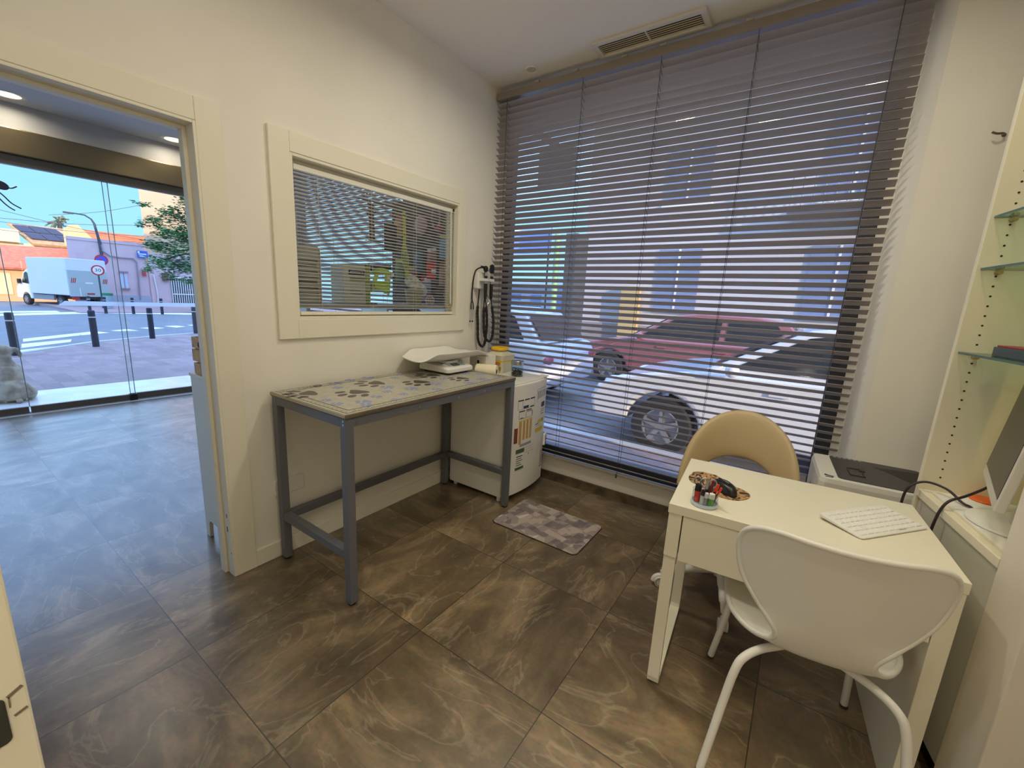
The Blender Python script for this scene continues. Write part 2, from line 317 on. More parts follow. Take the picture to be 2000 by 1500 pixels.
def blind(name, label, x0, x1, y, z0, z1, pitch, width, tilt, mats, cords, rail_h, axis, room, thick=.0016):
    """venetian blind; axis 'x': slats run along x at depth y; axis 'y': slats run along y at depth x = y. room: sign of the room side"""
    t = thing(name, label, 'blind', ((x0 + x1) / 2, y, z0) if axis == 'x' else (y, (x0 + x1) / 2, z0))
    P = (lambda a, d, z: (a, y + d, z)) if axis == 'x' else (lambda a, d, z: (y + d, a, z))
    def bx(b, a0, a1, d0, d1, c0, c1):
        p = P(a0, d0, c0); q = P(a1, d1, c1); return b.box(min(p[0], q[0]), min(p[1], q[1]), c0, max(p[0], q[0]), max(p[1], q[1]), c1)
    sl = MB(); n = int((z1 - z0 - rail_h) / pitch); zs = [z0 + .025 + pitch * (k + .6) for k in range(n)]
    for z in zs:
        vs = []
        for a in (x0, x1):
            for h in (0, thick):
                for k in range(5):
                    s_ = (k / 4 - .5) * width; c_ = (.25 - (k / 4 - .5) ** 2) * width * .22 + h
                    d = s_ * math.cos(tilt) * room - c_ * math.sin(tilt) * room; zz = s_ * math.sin(tilt) + c_ * math.cos(tilt)
                    vs.append(P(a, d, z + zz))
        fs = [(k, k + 1, 11 + k, 10 + k) for k in range(4)] + [(5 + k, 15 + k, 16 + k, 6 + k) for k in range(4)] + [(0, 5, 6, 1), (1, 6, 7, 2), (2, 7, 8, 3), (3, 8, 9, 4), (10, 11, 16, 15), (11, 12, 17, 16), (12, 13, 18, 17), (13, 14, 19, 18), (0, 10, 15, 5), (4, 9, 19, 14)]
        sl.add(vs, fs, False)
    sl.build('slats', mats[0], t)
    bx(MB(), x0 - .004, x1 + .004, -width * .62, width * .62, z1 - rail_h, z1).build('headrail', mats[1], t, bevel=.003)
    bx(MB(), x0, x1, -width * .52, width * .52, z0, z0 + .018).build('bottom_rail', mats[1], t, bevel=.003)
    for a in cords:
        c = MB(); hw = width * .5 * math.cos(tilt) + .002
        for s_ in (-1, 1): c.tube([P(a, s_ * hw, z0 + .015), P(a, s_ * hw, z1 - rail_h)], .0013 if width > .03 else .0008, 5)
        for z in zs: c.tube([P(a, -hw, z - .5 * width * math.sin(tilt) * room), P(a + .002, hw, z + .5 * width * math.sin(tilt) * room)], .0008, 4)
        c.build('ladder_cord', mats[2], t)
    return t
SLAT = mat('grey_slat', (166, 158, 154), .42, .0, .5)
RAILM = mat('grey_blind_rail', (150, 141, 131), .4, .2)
CORD = mat('dark_cord', (58, 52, 54), .8)
vb = blind('venetian_blind', 'big grey venetian blind covering the shop window to the side street', .012, 2.365, 2.83, .215, 2.885, .043, .05, R(28), (SLAT, RAILM, CORD), (.10, .70, 1.197, 1.69, 2.258), .048, 'x', -1)
MB().cyl((1.195, 2.80, .205), (1.195, 2.80, .235), .006, .004, 8).build('cord_tassel', CORD, vb)
for x in (.33, .62, .95, 1.18, 1.62): MB().box(x, 2.80, 2.886, x + .035, 2.83, 2.899).build('mounting_clip', mat('pale_clip', (170, 164, 156), .5), vb)
MSL = mat('white_mini_slat', (222, 220, 212), .4)
mb_ = blind('mini_blind', 'narrow white mini blind inside the inner window', 1.224, 2.396, -.032, 1.282, 2.012, .0182, .0215, R(7), (MSL, mat('white_blind_rail', (224, 220, 208), .4), mat('white_cord', (214, 210, 200), .7)), (1.345, 1.68, 2.03, 2.33), .026, 'y', 1, .0009)
MB().cyl((-.014, 2.352, 2.0), (-.012, 2.36, 1.36), .004, .004, 8).build('tilt_wand', mat('clear_wand', (222, 222, 214), .2), mb_)
b = MB().tube([(-.012, 2.376, 2.0), (-.012, 2.38, 1.34)], .0014, 5); b.box(-.018, 2.372, 1.995, -.008, 2.382, 2.012); b.build('pull_cord', CORD, mb_)
bl2 = blind('venetian_blind', 'grey venetian blind of the shop seen through the inner window', -2.93, -1.07, 2.83, .215, 2.88, .043, .05, R(26), (SLAT, RAILM, CORD), (-2.7, -2.1, -1.3), .048, 'x', -1)

# big window: frame and glass
w2 = thing('window_2', 'dark framed shop window to the side street behind the grey blind', 'window', (1.2, 2.94, .2)); w2['kind'] = 'structure'
struct(MB().prism([(2.437, 2.786), (2.437, 3.0), (2.335, 3.0), (2.335, 2.904), (2.374, 2.904)], .2, 2.9).box(-.1, 2.90, .2, .05, 3.0, 2.9).build('trim_1', WALL), 'white window reveals at both ends of the big window')
b = MB(); b.box(.05, 2.905, .2, 2.335, 2.965, .285).box(.05, 2.905, .285, .115, 2.965, 2.9).box(2.265, 2.905, .285, 2.335, 2.965, 2.9).box(.115, 2.905, 2.82, 2.265, 2.965, 2.9)
b.build('frame', ANTH, w2, bevel=.003)
MB().box(.115, 2.93, .285, 2.265, 2.938, 2.82).build('pane', GLASS, w2)
w3 = thing('window_3', 'shop window to the side street behind the second blind', 'window', (-2, 2.94, .2)); w3['kind'] = 'structure'
b = MB(); b.box(-2.95, 2.905, .2, -1.05, 2.965, .285).box(-2.95, 2.905, .285, -2.87, 2.965, 2.9).box(-1.13, 2.905, .285, -1.05, 2.965, 2.9).box(-2.87, 2.905, 2.82, -1.13, 2.965, 2.9)
b.build('frame', ANTH, w3, bevel=.003)
MB().box(-2.87, 2.93, .285, -1.13, 2.938, 2.82).build('pane', GLASS, w3)

# glass shop front with sliding panes
w4 = thing('window_4', 'frameless glass shop front with dark bottom rails', 'window', (-4.4, 0, 0)); w4['kind'] = 'structure'
SH = mat('brushed_bronze', (150, 132, 100), .32, .85)
RAILD = mat('dark_bronze_rail', (112, 104, 94), .4, .4)
MB().box(-4.47, -4.0, 2.56, -4.33, 3.0, 2.80).build('roller_box', SH, w4, bevel=.01)
MB().box(-4.45, -4.0, 2.47, -4.37, 3.0, 2.56).build('top_rail', RAILD, w4, bevel=.003)
for i, (y0, y1, x) in enumerate(((-1.2, .662, -4.40), (.672, 1.545, -4.40), (1.51, 2.6, -4.425), (2.6, 2.99, -4.42))):
    MB().box(x - .005, y0, .06, x + .005, y1, 2.48).build('pane', GLASS, w4)
    MB().box(x - .02, y0 + .002, .006, x + .02, y1 - .002, .075 if i != 2 else .08).build('bottom_rail', RAILD, w4, bevel=.002)
EDGE = mat('glass_edge', (150, 176, 178), .2)
for y, x in ((.668, -4.40), (1.548, -4.40), (1.507, -4.425)): MB().box(x - .005, y - .003, .07, x + .005, y + .003, 2.48).build('pane_edge', EDGE, w4)
MB().box(-4.44, 1.49, .0, -4.37, 1.56, .075).build('end_cap', BLK, w4)
MB().box(-4.36, -1.2, -.001, -4.30, 2.98, .004).build('threshold', mat('pale_threshold', (190, 192, 196), .4), w4)
VIN = mat('white_vinyl', (236, 238, 244), .6)
n = VIN.node_tree.nodes; tl = n.new('ShaderNodeBsdfTranslucent'); tl.inputs[0].default_value = lin((236, 238, 244)); mx_ = n.new('ShaderNodeMixShader'); mx_.inputs[0].default_value = .9
VIN.node_tree.links.new(n['Principled BSDF'].outputs[0], mx_.inputs[1]); VIN.node_tree.links.new(tl.outputs[0], mx_.inputs[2]); VIN.node_tree.links.new(mx_.outputs[0], n['Material Output'].inputs[0])
b = MB(); b.prism([(1.0, 1.125), (1.06, 1.175), (1.5, 1.172), (1.5, 1.125)], 0, .001, lambda a, c, h: (-4.3945 + h, a, c))
b.prism([(1.5, 1.125), (1.5, 1.172), (2.6, 1.168), (2.6, 1.121)], 0, .001, lambda a, c, h: (-4.3935 + h, a, c))
tag(b.build('vinyl_stripe', VIN), 'long white safety stripe stuck across the glass shop front', 'sticker')
DEC = mat('dark_vinyl', (54, 50, 82), .6)
b = MB()
b.prism(ell(.745, 2.265, .06, .04, -.3), 0, .001, lambda a, c, h: (-4.3945 + h, a, c))
for pts in (((.79, 2.25), (.82, 2.252), (.855, 2.275)), ((.70, 2.23), (.755, 2.17), (.80, 2.11), (.86, 2.07)), ((.70, 2.18), (.745, 2.11), (.78, 2.07), (.815, 2.045))):
    b.tube([(-4.394, q.x, q.y) for q in spline([(p[0], p[1], 0) for p in pts], 5)], .006, 5)
tag(b.build('glass_decal', DEC), 'dark curly decal stuck high on the glass shop front', 'sticker')

# ================================================================== LAMPS
def downlight(x, y, z, r, w, label, lit=True, group='recessed ceiling downlights'):
    t = thing('ceiling_downlight', label, 'lamp', (x, y, z), 0, group if lit else None)
    MB().lathe([(r * .82, -.004), (r, -.006), (r * 1.12, -.002), (r * 1.12, .0)], (x, y, z)).build('trim_ring', mat('white_ring', (230, 228, 222), .4), t)
    if lit:
        MB().lathe([(0, -.0035), (r * .82, -.0035)], (x, y, z)).build('diffuser', mat('lamp_diffuser', (255, 226, 180), .5, emit=2.0), t)
        ld = bpy.data.lights.new('downlight_light', 'AREA'); ld.shape = 'DISK'; ld.size = r * 1.6; ld.energy = w; ld.color = WARM; ld.spread = R(165)
        lo = bpy.data.objects.new('downlight_light', ld); COL.objects.link(lo); lo.parent = t; lo.location = (0, 0, -.008)
    else:
        MB().lathe([(0, -.001), (r * .3, -.001), (r * .4, -.003), (r * .82, -.004)], (x, y, z)).build('lens', mat('unlit_lens', (205, 198, 186), .4), t)
    return t
downlight(1.05, 1.88, H, .095, LAMP_W * 2.3, 'lit ceiling downlight over the brown stone floor')
downlight(1.62, 1.53, H, .095, LAMP_W * .8, 'lit ceiling downlight in front of the desk')
downlight(2.27, 1.89, H, .095, LAMP_W, 'lit ceiling downlight above the white desk')
downlight(2.38, .68, H, .095, LAMP_W * 1.3, 'lit ceiling downlight above the white chair')
downlight(.75, .75, H, .095, LAMP_W * .35, 'lit ceiling downlight beside the doorway to the shop')
downlight(1.5, .45, H, .095, LAMP_W * .85, 'lit ceiling downlight near the camera doorway')
for x_, lb_ in ((1.7, 'unseen fill lamp added in the corridor behind the camera doorway'), (2.6, 'unseen fill lamp added in the corridor at the far end of the doorway')): downlight(x_, -.75, H, .095, LAMP_W * 2.6, lb_)  # corridor lamps added out of view to fill the chair back and ceiling
downlight(.355, 2.715, H, .04, 0, 'small round white ceiling fitting near the corner above the blind', False)
downlight(-4.12, .86, 3.03, .11, SHOP_W, 'lit shop ceiling downlight above the dark decal on the glass')
downlight(-4.12, 2.13, 3.03, .11, SHOP_W, 'lit shop ceiling downlight beside the door casing')
for (x, y) in ((-2.6, .9), (-1.3, -.2), (-1.2, 1.9), (-2.7, 2.2)): downlight(x, y, 3.03, .09, SHOP_W, 'lit shop ceiling downlight hidden behind the wall')

# ceiling air vent
v = thing('ceiling_vent', 'white slotted air vent in the ceiling along the grey blind', 'vent', (1.137, 2.73, H))
VM = mat('vent_white', (216, 212, 204), .5)
ZF = H - .016
b = MB(); X0, X1, Y0, Y1 = .815, 1.455, 2.64, 2.822
b.box(X0, Y0, ZF, X1, Y0 + .03, H).box(X0, Y1 - .03, ZF, X1, Y1, H).box(X0, Y0 + .03, ZF, X0 + .032, Y1 - .03, H).box(X1 - .032, Y0 + .03, ZF, X1, Y1 - .03, H)
b.build('vent_frame', VM, v, bevel=.002)
b = MB()
for k in range(6):
    y = Y0 + .042 + k * .0195
    b.add([(x, y + q, H + z) for x in (X0 + .036, X1 - .036) for q, z in ((-.0092, -.0105), (.0072, -.0055), (.0072, -.0042), (-.0092, -.0092))], [(0, 4, 5, 1), (1, 5, 6, 2), (2, 6, 7, 3), (3, 7, 4, 0), (0, 1, 2, 3), (7, 6, 5, 4)])
b.build('vent_blades', mat('vent_blade', (232, 222, 200), .5), v)
MB().box(X0 + .032, Y0 + .032, H - .0004, X1 - .032, Y1 - .032, H - .0001).build('vent_shade_sheet', mat('vent_shade', (104, 92, 74), .9), v)  # thin dark sheet standing in for the shade behind the blades
MB().box(1.125, Y0 + .033, H - .0105, 1.133, Y1 - .033, H - .001).build('vent_crossbar', VM, v)

# ================================================================== EXAM TABLE
GREY = mat('grey_steel_paint', (104, 106, 112), .42, .15)
MATTOP = mat('taupe_mat', (172, 168, 154), .34, noise=.06, nscale=40, coat=.08)
PAWD = mat('charcoal_print', (78, 74, 70), .4)
PAWB = mat('blue_print', (128, 142, 190), .4)
tx0, tx1, ty0, ty1, th = .03, .64, 1.013, 2.29, .913
t = thing('exam_table', 'grey steel exam table with a paw print top along the wall', 'table', ((tx0 + tx1) / 2, (ty0 + ty1) / 2, 0))
lw = .04
for x in (tx0 + .004, tx1 - lw - .004):
    for y in (ty0 + .004, ty1 - lw - .004):
        l = MB().box(x, y, .012, x + lw, y + lw, .893).build('leg', GREY, t, bevel=.002)
        MB().cyl((x + lw / 2, y + lw / 2, 0), (x + lw / 2, y + lw / 2, .016), .017).build('foot_cap', BLK, l)
def rail(n, x0, y0, z0, x1, y1, z1): return MB().box(x0, y0, z0, x1, y1, z1).build(n, GREY, t, bevel=.002)
a0, a1, c0, c1 = tx0 + .004 + lw, tx1 - .004 - lw, ty0 + .004 + lw, ty1 - .004 - lw
fr = rail('apron_rail', tx1 - .004 - lw + .001, c0, .853, tx1 - .005, c1, .893); rail('apron_rail', tx0 + .005, c0, .853, tx0 + .003 + lw, c1, .893)
rail('apron_rail', a0, ty0 + .005, .853, a1, ty0 + .003 + lw, .893); rail('apron_rail', a0, ty1 - .003 - lw, .853, a1, ty1 - .005, .893)
rail('stretcher', a0, ty0 + .005, .232, a1, ty0 + .003 + lw, .272); rail('stretcher', a0, ty1 - .003 - lw, .232, a1, ty1 - .005, .272); rail('stretcher', tx0 + .005, c0, .225, tx0 + .003 + lw, c1, .265)
for y in (ty0 + .06, ty0 + .42, ty0 + .72, ty0 + .95): MB().cyl((tx1 - .006, y, .873), (tx1 - .0025, y, .873), .005, n=10).build('screw', STEEL, t)
for x, z in ((tx1 - .02, .882), (tx1 - .02, .866)): MB().cyl((x, ty0 + .005, z), (x, ty0 + .0025, z), .005, n=10).build('screw', STEEL, t)
MB().box(tx0, ty0, .894, tx1, ty1, .9125).build('top_board', mat('top_edge', (96, 84, 70), .45, noise=.1), t, bevel=.003)
MB().box(tx0 + .001, ty0 - .002, .9, tx1 - .002, ty0 + .001, .9128).build('edge_band', mat('edge_tan', (176, 164, 140), .4), t)
tm = MB().box(tx0 + .002, ty0 + .003, .9125, tx1 - .003, ty1 - .002, .9142).build('printed_mat', MATTOP, t)
Z = .9142
def flat(b, poly): b.prism(poly, Z - .0005, Z + .0005)
def paw(b, x, y, s, rot):
    c, q = math.cos(rot), math.sin(rot)
    T_ = lambda a, d: (x + (a * c - d * q) * s, y + (a * q + d * c) * s)
    pad = [(math.cos(2 * math.pi * k / 28) * (.52 + .10 * math.cos(3 * (2 * math.pi * k / 28) + math.pi / 2)), math.sin(2 * math.pi * k / 28) * .42 - .12 * abs(math.cos(2 * math.pi * k / 28))) for k in range(28)]
    flat(b, [T_(a, d) for a, d in pad])
    for a, d, r_ in ((-.72, .42, .35), (-.28, .86, .1), (.28, .86, -.1), (.72, .42, -.35)):
        flat(b, [T_(*p) for p in ell(a, d, .19, .30, r_, 14)])
for x, y, s_, r_ in ((.322, 1.305, .098, 3.5), (.20, 1.515, .098, 2.95), (.345, 1.72, .095, 3.45), (.235, 1.93, .095, 3.0), (.185, 1.118, .095, 2.9), (.43, 1.99, .08, 3.3)): b = MB(); paw(b, x, y, s_, r_); b.build('dark_paw_print', PAWD, tm)
for i, (x, y) in enumerate([(.048, 1.471), (.057, 1.593), (.149, 1.707), (.173, 1.307), (.329, 1.508), (.409, 1.431), (.47, 1.322), (.508, 1.218), (.505, 1.45), (.573, 1.186), (.443, 1.574), (.58, 1.348), (.459, 1.11), (.06, 1.365), (.368, 1.114), (.55, 1.66), (.553, 1.928), (.552, 2.21), (.359, 1.914), (.526, 2.081), (.10, 1.79), (.12, 2.08), (.45, 1.76), (.16, 2.2), (.33, 2.15), (.42, 2.22)]): b = MB(); paw(b, x, y, (.034, .045, .030)[i % 3], 2.6 + (i * 37 % 11) * .12); b.build('blue_paw_print', PAWB, tm)
b = MB()                                                   # printed key border and its lines
D1, D2 = .012, .05
x0, x1, y0, y1 = tx0 + .004, tx1 - .006, ty0 + .006, ty1 - .004
for d in (D1, D2):
    w = .003
    for q in ((x0 + d, y0 + d, x1 - d, y0 + d + w), (x0 + d, y1 - d - w, x1 - d, y1 - d), (x0 + d, y0 + d, x0 + d + w, y1 - d), (x1 - d - w, y0 + d, x1 - d, y1 - d)): flat(b, [(q[0], q[1]), (q[2], q[1]), (q[2], q[3]), (q[0], q[3])])
b.build('border_line', mat('border_dark', (74, 70, 58), .35), tm)
b = MB()
for q in ((x0 + D1, y0 + D1, x1 - D1, y0 + D2), (x0 + D1, y1 - D2, x1 - D1, y1 - D1), (x0 + D1, y0 + D2, x0 + D2, y1 - D2), (x1 - D2, y0 + D2, x1 - D1, y1 - D2)): b.prism([(q[0], q[1]), (q[2], q[1]), (q[2], q[3]), (q[0], q[3])], Z - .0005, Z + .0003)
b.build('border_band', mat('border_mid', (128, 122, 104), .3), tm)
b = MB()
def key(px, py, ux, uy):                                    # one meander of the border
    P_ = lambda a, d: (px + ux * a + (-uy) * d, py + uy * a + ux * d)
    for q in ((0, .004, .022, .008), (0, .004, .004, .030), (0, .027, .016, .030), (.012, .014, .016, .030), (.008, .014, .016, .017), (.024, .004, .028, .030)):
        flat(b, [P_(q[0], q[1]), P_(q[2], q[1]), P_(q[2], q[3]), P_(q[0], q[3])])
for k in range(38): key(x1 - D1 - .002, y0 + .02 + k * .0325, 0, 1)
for k in range(17): key(x0 + .03 + k * .0325, y0 + D1 + .002, 1, 0)
for k in range(38): key(x0 + D1 + .002, y1 - .02 - k * .0325, 0, -1)
b.build('key_border', mat('border_pale', (216, 212, 194), .3), tm)
b = MB()                                                   # small worn lettering beside the ring mark
for k, segs in enumerate((((0, 0, 0, 1), (0, 1, .7, 1)), ((.1, 0, .1, 1), (.1, 0, .7, 0), (.1, 1, .7, 1)), ((0, 0, .35, 1), (.35, 1, .7, 0), (.15, .4, .55, .4)), ((0, 0, 0, 1), (0, 1, .7, 0), (.7, 0, .7, 1)))):
    for a0_, d0_, a1_, d1_ in segs: b.bar((.072 - d0_ * .022, 1.145 + k * .021 + a0_ * .02, Z), (.072 - d1_ * .022, 1.145 + k * .021 + a1_ * .02, Z), .0035, .001)
b.build('mat_lettering', PAWD, tm)
b = MB(); b.tube([(.066 + .014 * math.cos(k * .52), 1.245 + .02 * math.sin(k * .52), Z) for k in range(12)], .0035, 6, closed=True); b.build('ring_mark', PAWD, tm)

# ------------------------------------------------------------------ baby scale
sc = thing('baby_scale', 'white baby scale with a curved tray on the exam table', 'scale', (.20, 2.11, .914))
b = MB(); BP = rrect(.045, 1.985, .325, 2.245, .03)
def loft(b, polys, smooth=False):
    N = len(polys[0]); vs = [p for q in polys for p in q]
    fs = [tuple(range(N))[::-1], tuple(range((len(polys) - 1) * N, len(polys) * N))] + [(i * N + k, i * N + (k + 1) % N, (i + 1) * N + (k + 1) % N, (i + 1) * N + k) for i in range(len(polys) - 1) for k in range(N)]
    return b.add(vs, fs, smooth)
def scl(p, c, f): return [(c[0] + (x - c[0]) * f, c[1] + (y - c[1]) * f) for x, y in p]
cc = (.185, 2.115)
loft(b, [[(x, y, .928) for x, y in scl(BP, cc, .97)], [(x, y, .934) for x, y in BP], [(x, y, .952) for x, y in BP], [(x, y, .962 + (.016 if x < .22 else 0)) for x, y in scl(BP, cc, .93)]])
body = b.build('scale_body', WPLAS, sc, bevel=.003)
b = MB(); b.add([(.322, 2.02, .949), (.322, 2.21, .949), (.232, 2.205, .979), (.232, 2.025, .979), (.22, 2.02, .95), (.22, 2.21, .95)], [(0, 1, 2, 3), (3, 2, 5, 4), (0, 4, 5, 1), (0, 3, 4), (1, 5, 2)])
b.build('display_housing', WPLAS, sc, bevel=.006)
def slp(a, y, h): return (.318 - a * .086, y, .9515 + a * .0285 + h)
MB().prism(rrect(.15, 2.045, .92, 2.20, .02), .0, .0015, slp).build('control_panel', mat('pale_blue_panel', (172, 188, 196), .35), sc)
MB().prism(rrect(.30, 2.075, .78, 2.145, .008), .001, .0025, slp).build('display', mat('lcd', (92, 92, 86), .15), sc)
b = MB()
for y in (2.16, 2.18): b.prism(ell(.35, y, .09, .007, 0, 12), .001, .003, slp); b.prism(ell(.62, y, .09, .007, 0, 12), .001, .003, slp)
b.build('button', mat('button_blue', (96, 132, 140), .4), sc)
b = MB()
for x, y in ((.09, 2.03), (.28, 2.03), (.09, 2.2), (.28, 2.2)): b.cyl((x, y, .9146), (x, y, .93), .016)
b.box(.075, 2.015, .918, .295, 2.215, .93)
b.build('rubber_feet', BLK, sc)
def tray(u, v):                                            # long cradle, raised at both ends and along its back edge
    y = 1.80 + v * .672; k = (v - .5) * 2; a = u * 2 - 1
    ss = lambda q: min(1, max(0, q)) ** 2 * (3 - 2 * min(1, max(0, q)))
    wid = .152 * (1 - .22 * abs(k) ** 6)
    h = (.006 + .058 * ss(v / .22)) if v < .5 else (.006 + .058 * ss((1 - v) / .30))
    z = .992 + .022 * abs(k) ** 3 + h * abs(a) ** 2.2
    return (.165 + a * wid, y - a * .045 * (1 - v) ** 2, z)
MB().grid(tray, 25, 31).build('tray', WPLAS, sc, solid=.009, sub=1, off=0)
b = MB(); b.box(.10, 2.06, .975, .24, 2.17, .990); b.build('tray_support', WPLAS, sc, bevel=.003)

# ------------------------------------------------------------------ fridge
FR = mat('fridge_white', (228, 226, 220), .33)
f = thing('mini_fridge', 'white mini fridge with papers on its door beside the big window', 'fridge', (.34, 2.535, 0))
MB().box(.075, 2.295, .03, .555, 2.78, .838).build('body', FR, f, bevel=.006)
def door(u, v):
    y = 2.293 + v * .488; k = (v - .5) * 2
    return (.600 + .028 * (1 - k * k), y)
poly = [(.566, 2.293)] + [door(0, k / 14) for k in range(15)] + [(.566, 2.781)]
MB().prism(poly, .05, .842).build('door', FR, f, bevel=.004)
MB().box(.075, 2.295, .838, .60, 2.78, .856).build('top_panel', FR, f, bevel=.006)
MB().box(.555, 2.30, .055, .566, 2.775, .835).build('door_seal', mat('seal_grey', (170, 168, 162), .7), f)
for x, y in ((.53, 2.315), (.53, 2.76), (.11, 2.33), (.11, 2.75)): MB().cyl((x, y, 0), (x, y, .032), .016, n=12).build('foot', WPLAS, f)
b = MB(); b.box(.56, 2.735, .856, .615, 2.778, .866); b.build('hinge_cover', WPLAS, f, bevel=.003)
def dx(y): return door(0, (y - 2.293) / .488)[0]
def on_door(b, y0, y1, z0, z1, h0=.0005, h1=.0014, n=8):    # a sheet that follows the curved door
    vs = [(dx(y0 + (y1 - y0) * k / n) + h, y0 + (y1 - y0) * k / n, z) for h in (h0, h1) for z in (z0, z1) for k in range(n + 1)]; m = n + 1
    fs = [(2 * m + k, 2 * m + k + 1, 3 * m + k + 1, 3 * m + k) for k in range(n)] + [(k + 1, k, m + k, m + k + 1) for k in range(n)] + [(k, k + 1, 2 * m + k + 1, 2 * m + k) for k in range(n)] + [(m + k + 1, m + k, 3 * m + k, 3 * m + k + 1) for k in range(n)] + [(0, 2 * m, 3 * m, m), (n, m + n, 3 * m + n, 2 * m + n)]
    return b.add(vs, fs)
PAPER = mat('paper_white', (226, 224, 216), .7)
INK = mat('ink_black', (40, 40, 44), .7); INKB = mat('ink_navy', (44, 56, 96), .7); OCHRE = mat('print_ochre', (196, 156, 92), .7); YEL = mat('print_yellow', (214, 190, 60), .7); GRN = mat('print_green', (70, 96, 70), .7); REDB = mat('print_red_brown', (128, 62, 48), .7); GRYP = mat('print_grey', (150, 152, 162), .7)
def paper(label, y0, y1, z0, z1, marks):
    o = MB(); on_door(o, y0, y1, z0, z1); t = thing('paper_notice', label, 'notice', (dx((y0 + y1) / 2), (y0 + y1) / 2, z0), 0, 'papers on the fridge door')
    o.build('sheet', PAPER, t)
    by = {}
    for m_, a0, a1, b0, b1 in marks:
        by.setdefault(m_.name, (m_, MB())); on_door(by[m_.name][1], y0 + (y1 - y0) * a0, y0 + (y1 - y0) * a1, z0 + (z1 - z0) * b0, z0 + (z1 - z0) * b1, .0013, .0019, 4)
    for k, (m_, q) in by.items(): q.build('print', m_, t)
    return t
paper('small printed notice with four boxed icons below a black title on the fridge door', 2.37, 2.57, .665, .74, [(INK, .0, .30, .86, .98), (INK, .36, .64, .86, .98), (INK, .7, 1, .86, .98), (GRYP, .0, .02, .1, .8), (GRYP, .24, .26, .1, .8), (GRYP, .98, 1, .1, .8), (GRYP, 0, 1, .05, .08), (INKB, .3, .6, .1, .35), (GRN, .7, .95, .08, .2)])
paper('small printed notice with three boxed icons on the fridge door', 2.385, 2.545, .60, .66, [(INK, .0, .4, .86, 1), (REDB, .5, .9, .86, 1), (GRYP, 0, 1, .04, .08), (GRYP, 0, .03, .1, .75), (GRYP, .48, .52, .1, .75), (INK, .96, 1, .1, .75), (INK, .55, .95, .72, .78), (INK, .1, .3, .08, .16)])
paper('poster with an ochre feeding table and a brown picture on the fridge door', 2.345, 2.558, .392, .592, [(OCHRE, .22, .36, .12, .95), (OCHRE, .42, .55, .25, .95), (OCHRE, .61, .74, .25, .95), (OCHRE, .8, .93, .25, .95), (REDB, .0, .17, .2, .75), (GRYP, .3, .95, .02, .12), (YEL, .2, .95, .96, 1)])
paper('narrow leaflet with dark green bands low on the fridge door', 2.372, 2.465, .225, .385, [(GRN, 0, 1, .78, .98), (GRN, 0, 1, .02, .14), (INK, .1, .8, .62, .66), (INK, .1, .7, .52, .55), (INK, .1, .85, .42, .45), (INK, .1, .6, .32, .35), (INK, .1, .75, .22, .25)])
paper('yellow and white card on the fridge door', 2.60, 2.73, .455, .55, [(YEL, .0, 1, .02, .36), (YEL, .3, .95, .72, 1), (INK, .0, .4, .66, .72), (INK, .9, 1, .7, 1), (GRYP, .1, .8, .5, .54)])
paper('grey printed schedule at the top of the fridge door', 2.60, 2.765, .69, .79, [(GRYP, .1, .95, .92, .96), (GRYP, .02, .05, .05, .9)] + [(GRYP, .1 + .18 * k, .2 + .18 * k, .2 + .02 * k, .8) for k in range(5)])
paper('sheet with a dark photo and blue text lines on the fridge door', 2.665, 2.76, .56, .685, [(INKB, .2, .85, .62, .92), (REDB, .3, .5, .75, .9), (GRYP, .1, .9, .46, .5), (GRYP, .1, .9, .34, .38), (GRYP, .2, .7, .18, .24)])
paper('blank pinned sheet with faint pencil lines on the fridge door', 2.45, 2.60, .30, .395, [(GRYP, .1, .9, .8, .83), (GRYP, .1, .8, .62, .65), (GRYP, .1, .9, .42, .45), (INK, .45, .5, .2, .3)])
paper('narrow pinkish strip of a chart low on the fridge door', 2.715, 2.77, .155, .305, [(REDB, .1, .2, .1, .95), (REDB, .8, .9, .1, .95), (INK, .0, .9, .0, .05), (GRYP, .35, .65, .1, .9)])
tm_ = thing('fridge_thermometer', 'small white digital thermometer with a blue screen on the fridge door', 'thermometer', (.62, 2.755, .34))
b = MB(face_frame((.618, 2.752, .375), (.95, .3, 0))); b.box(-.026, -.045, 0, .026, .045, .018); b.build('housing', WPLAS, tm_, bevel=.005)
b = MB(face_frame((.618, 2.752, .375), (.95, .3, 0))); b.box(-.019, -.012, .017, .019, .036, .0195); b.build('screen', mat('screen_blue', (84, 104, 160), .2), tm_)
b = MB(face_frame((.618, 2.752, .375), (.95, .3, 0))); b.box(-.015, -.034, .017, .015, -.022, .020); b.build('button', INKB, tm_)

# ------------------------------------------------------------------ on the fridge
bx = thing('tissue_box', 'white cardboard box with a round dark hole on the fridge', 'box', (.21, 2.44, .856))
MB().box(.135, 2.425, .857, .285, 2.545, 1.0).build('carton', mat('carton_white', (232, 228, 216), .6), bx, bevel=.002)
b = MB(); b.prism(ell(.215, .952, .009, .013), 2.4235, 2.4255, lambda a, c, h: (a, h, c)); b.build('hole', BLK, bx)
rl = thing('paper_roll', 'cream paper roll with a dark core lying in front of the white box', 'roll', (.36, 2.38, .856))
b = MB(); ax = Vector((.9, .35, 0)).normalized(); c0_ = Vector((.265, 2.345, .905)); c1_ = c0_ + ax * .15
b.lathe([(.019, 0), (.046, 0), (.048, .004), (.048, .146), (.046, .15), (.019, .15), (.019, 0)], c0_, 32, ax); b.build('paper', mat('cream_paper', (232, 222, 192), .7), rl)
b = MB(); b.lathe([(.0185, .001), (.0175, .149)], c0_, 20, ax); b.lathe([(0, .08), (.018, .08)], c0_, 20, ax); b.build('core', mat('core_brown', (40, 30, 24), .9), rl)
sh = thing('sharps_container', 'translucent sharps container with a yellow lid on the fridge by the window', 'container', (.22, 2.69, .856))
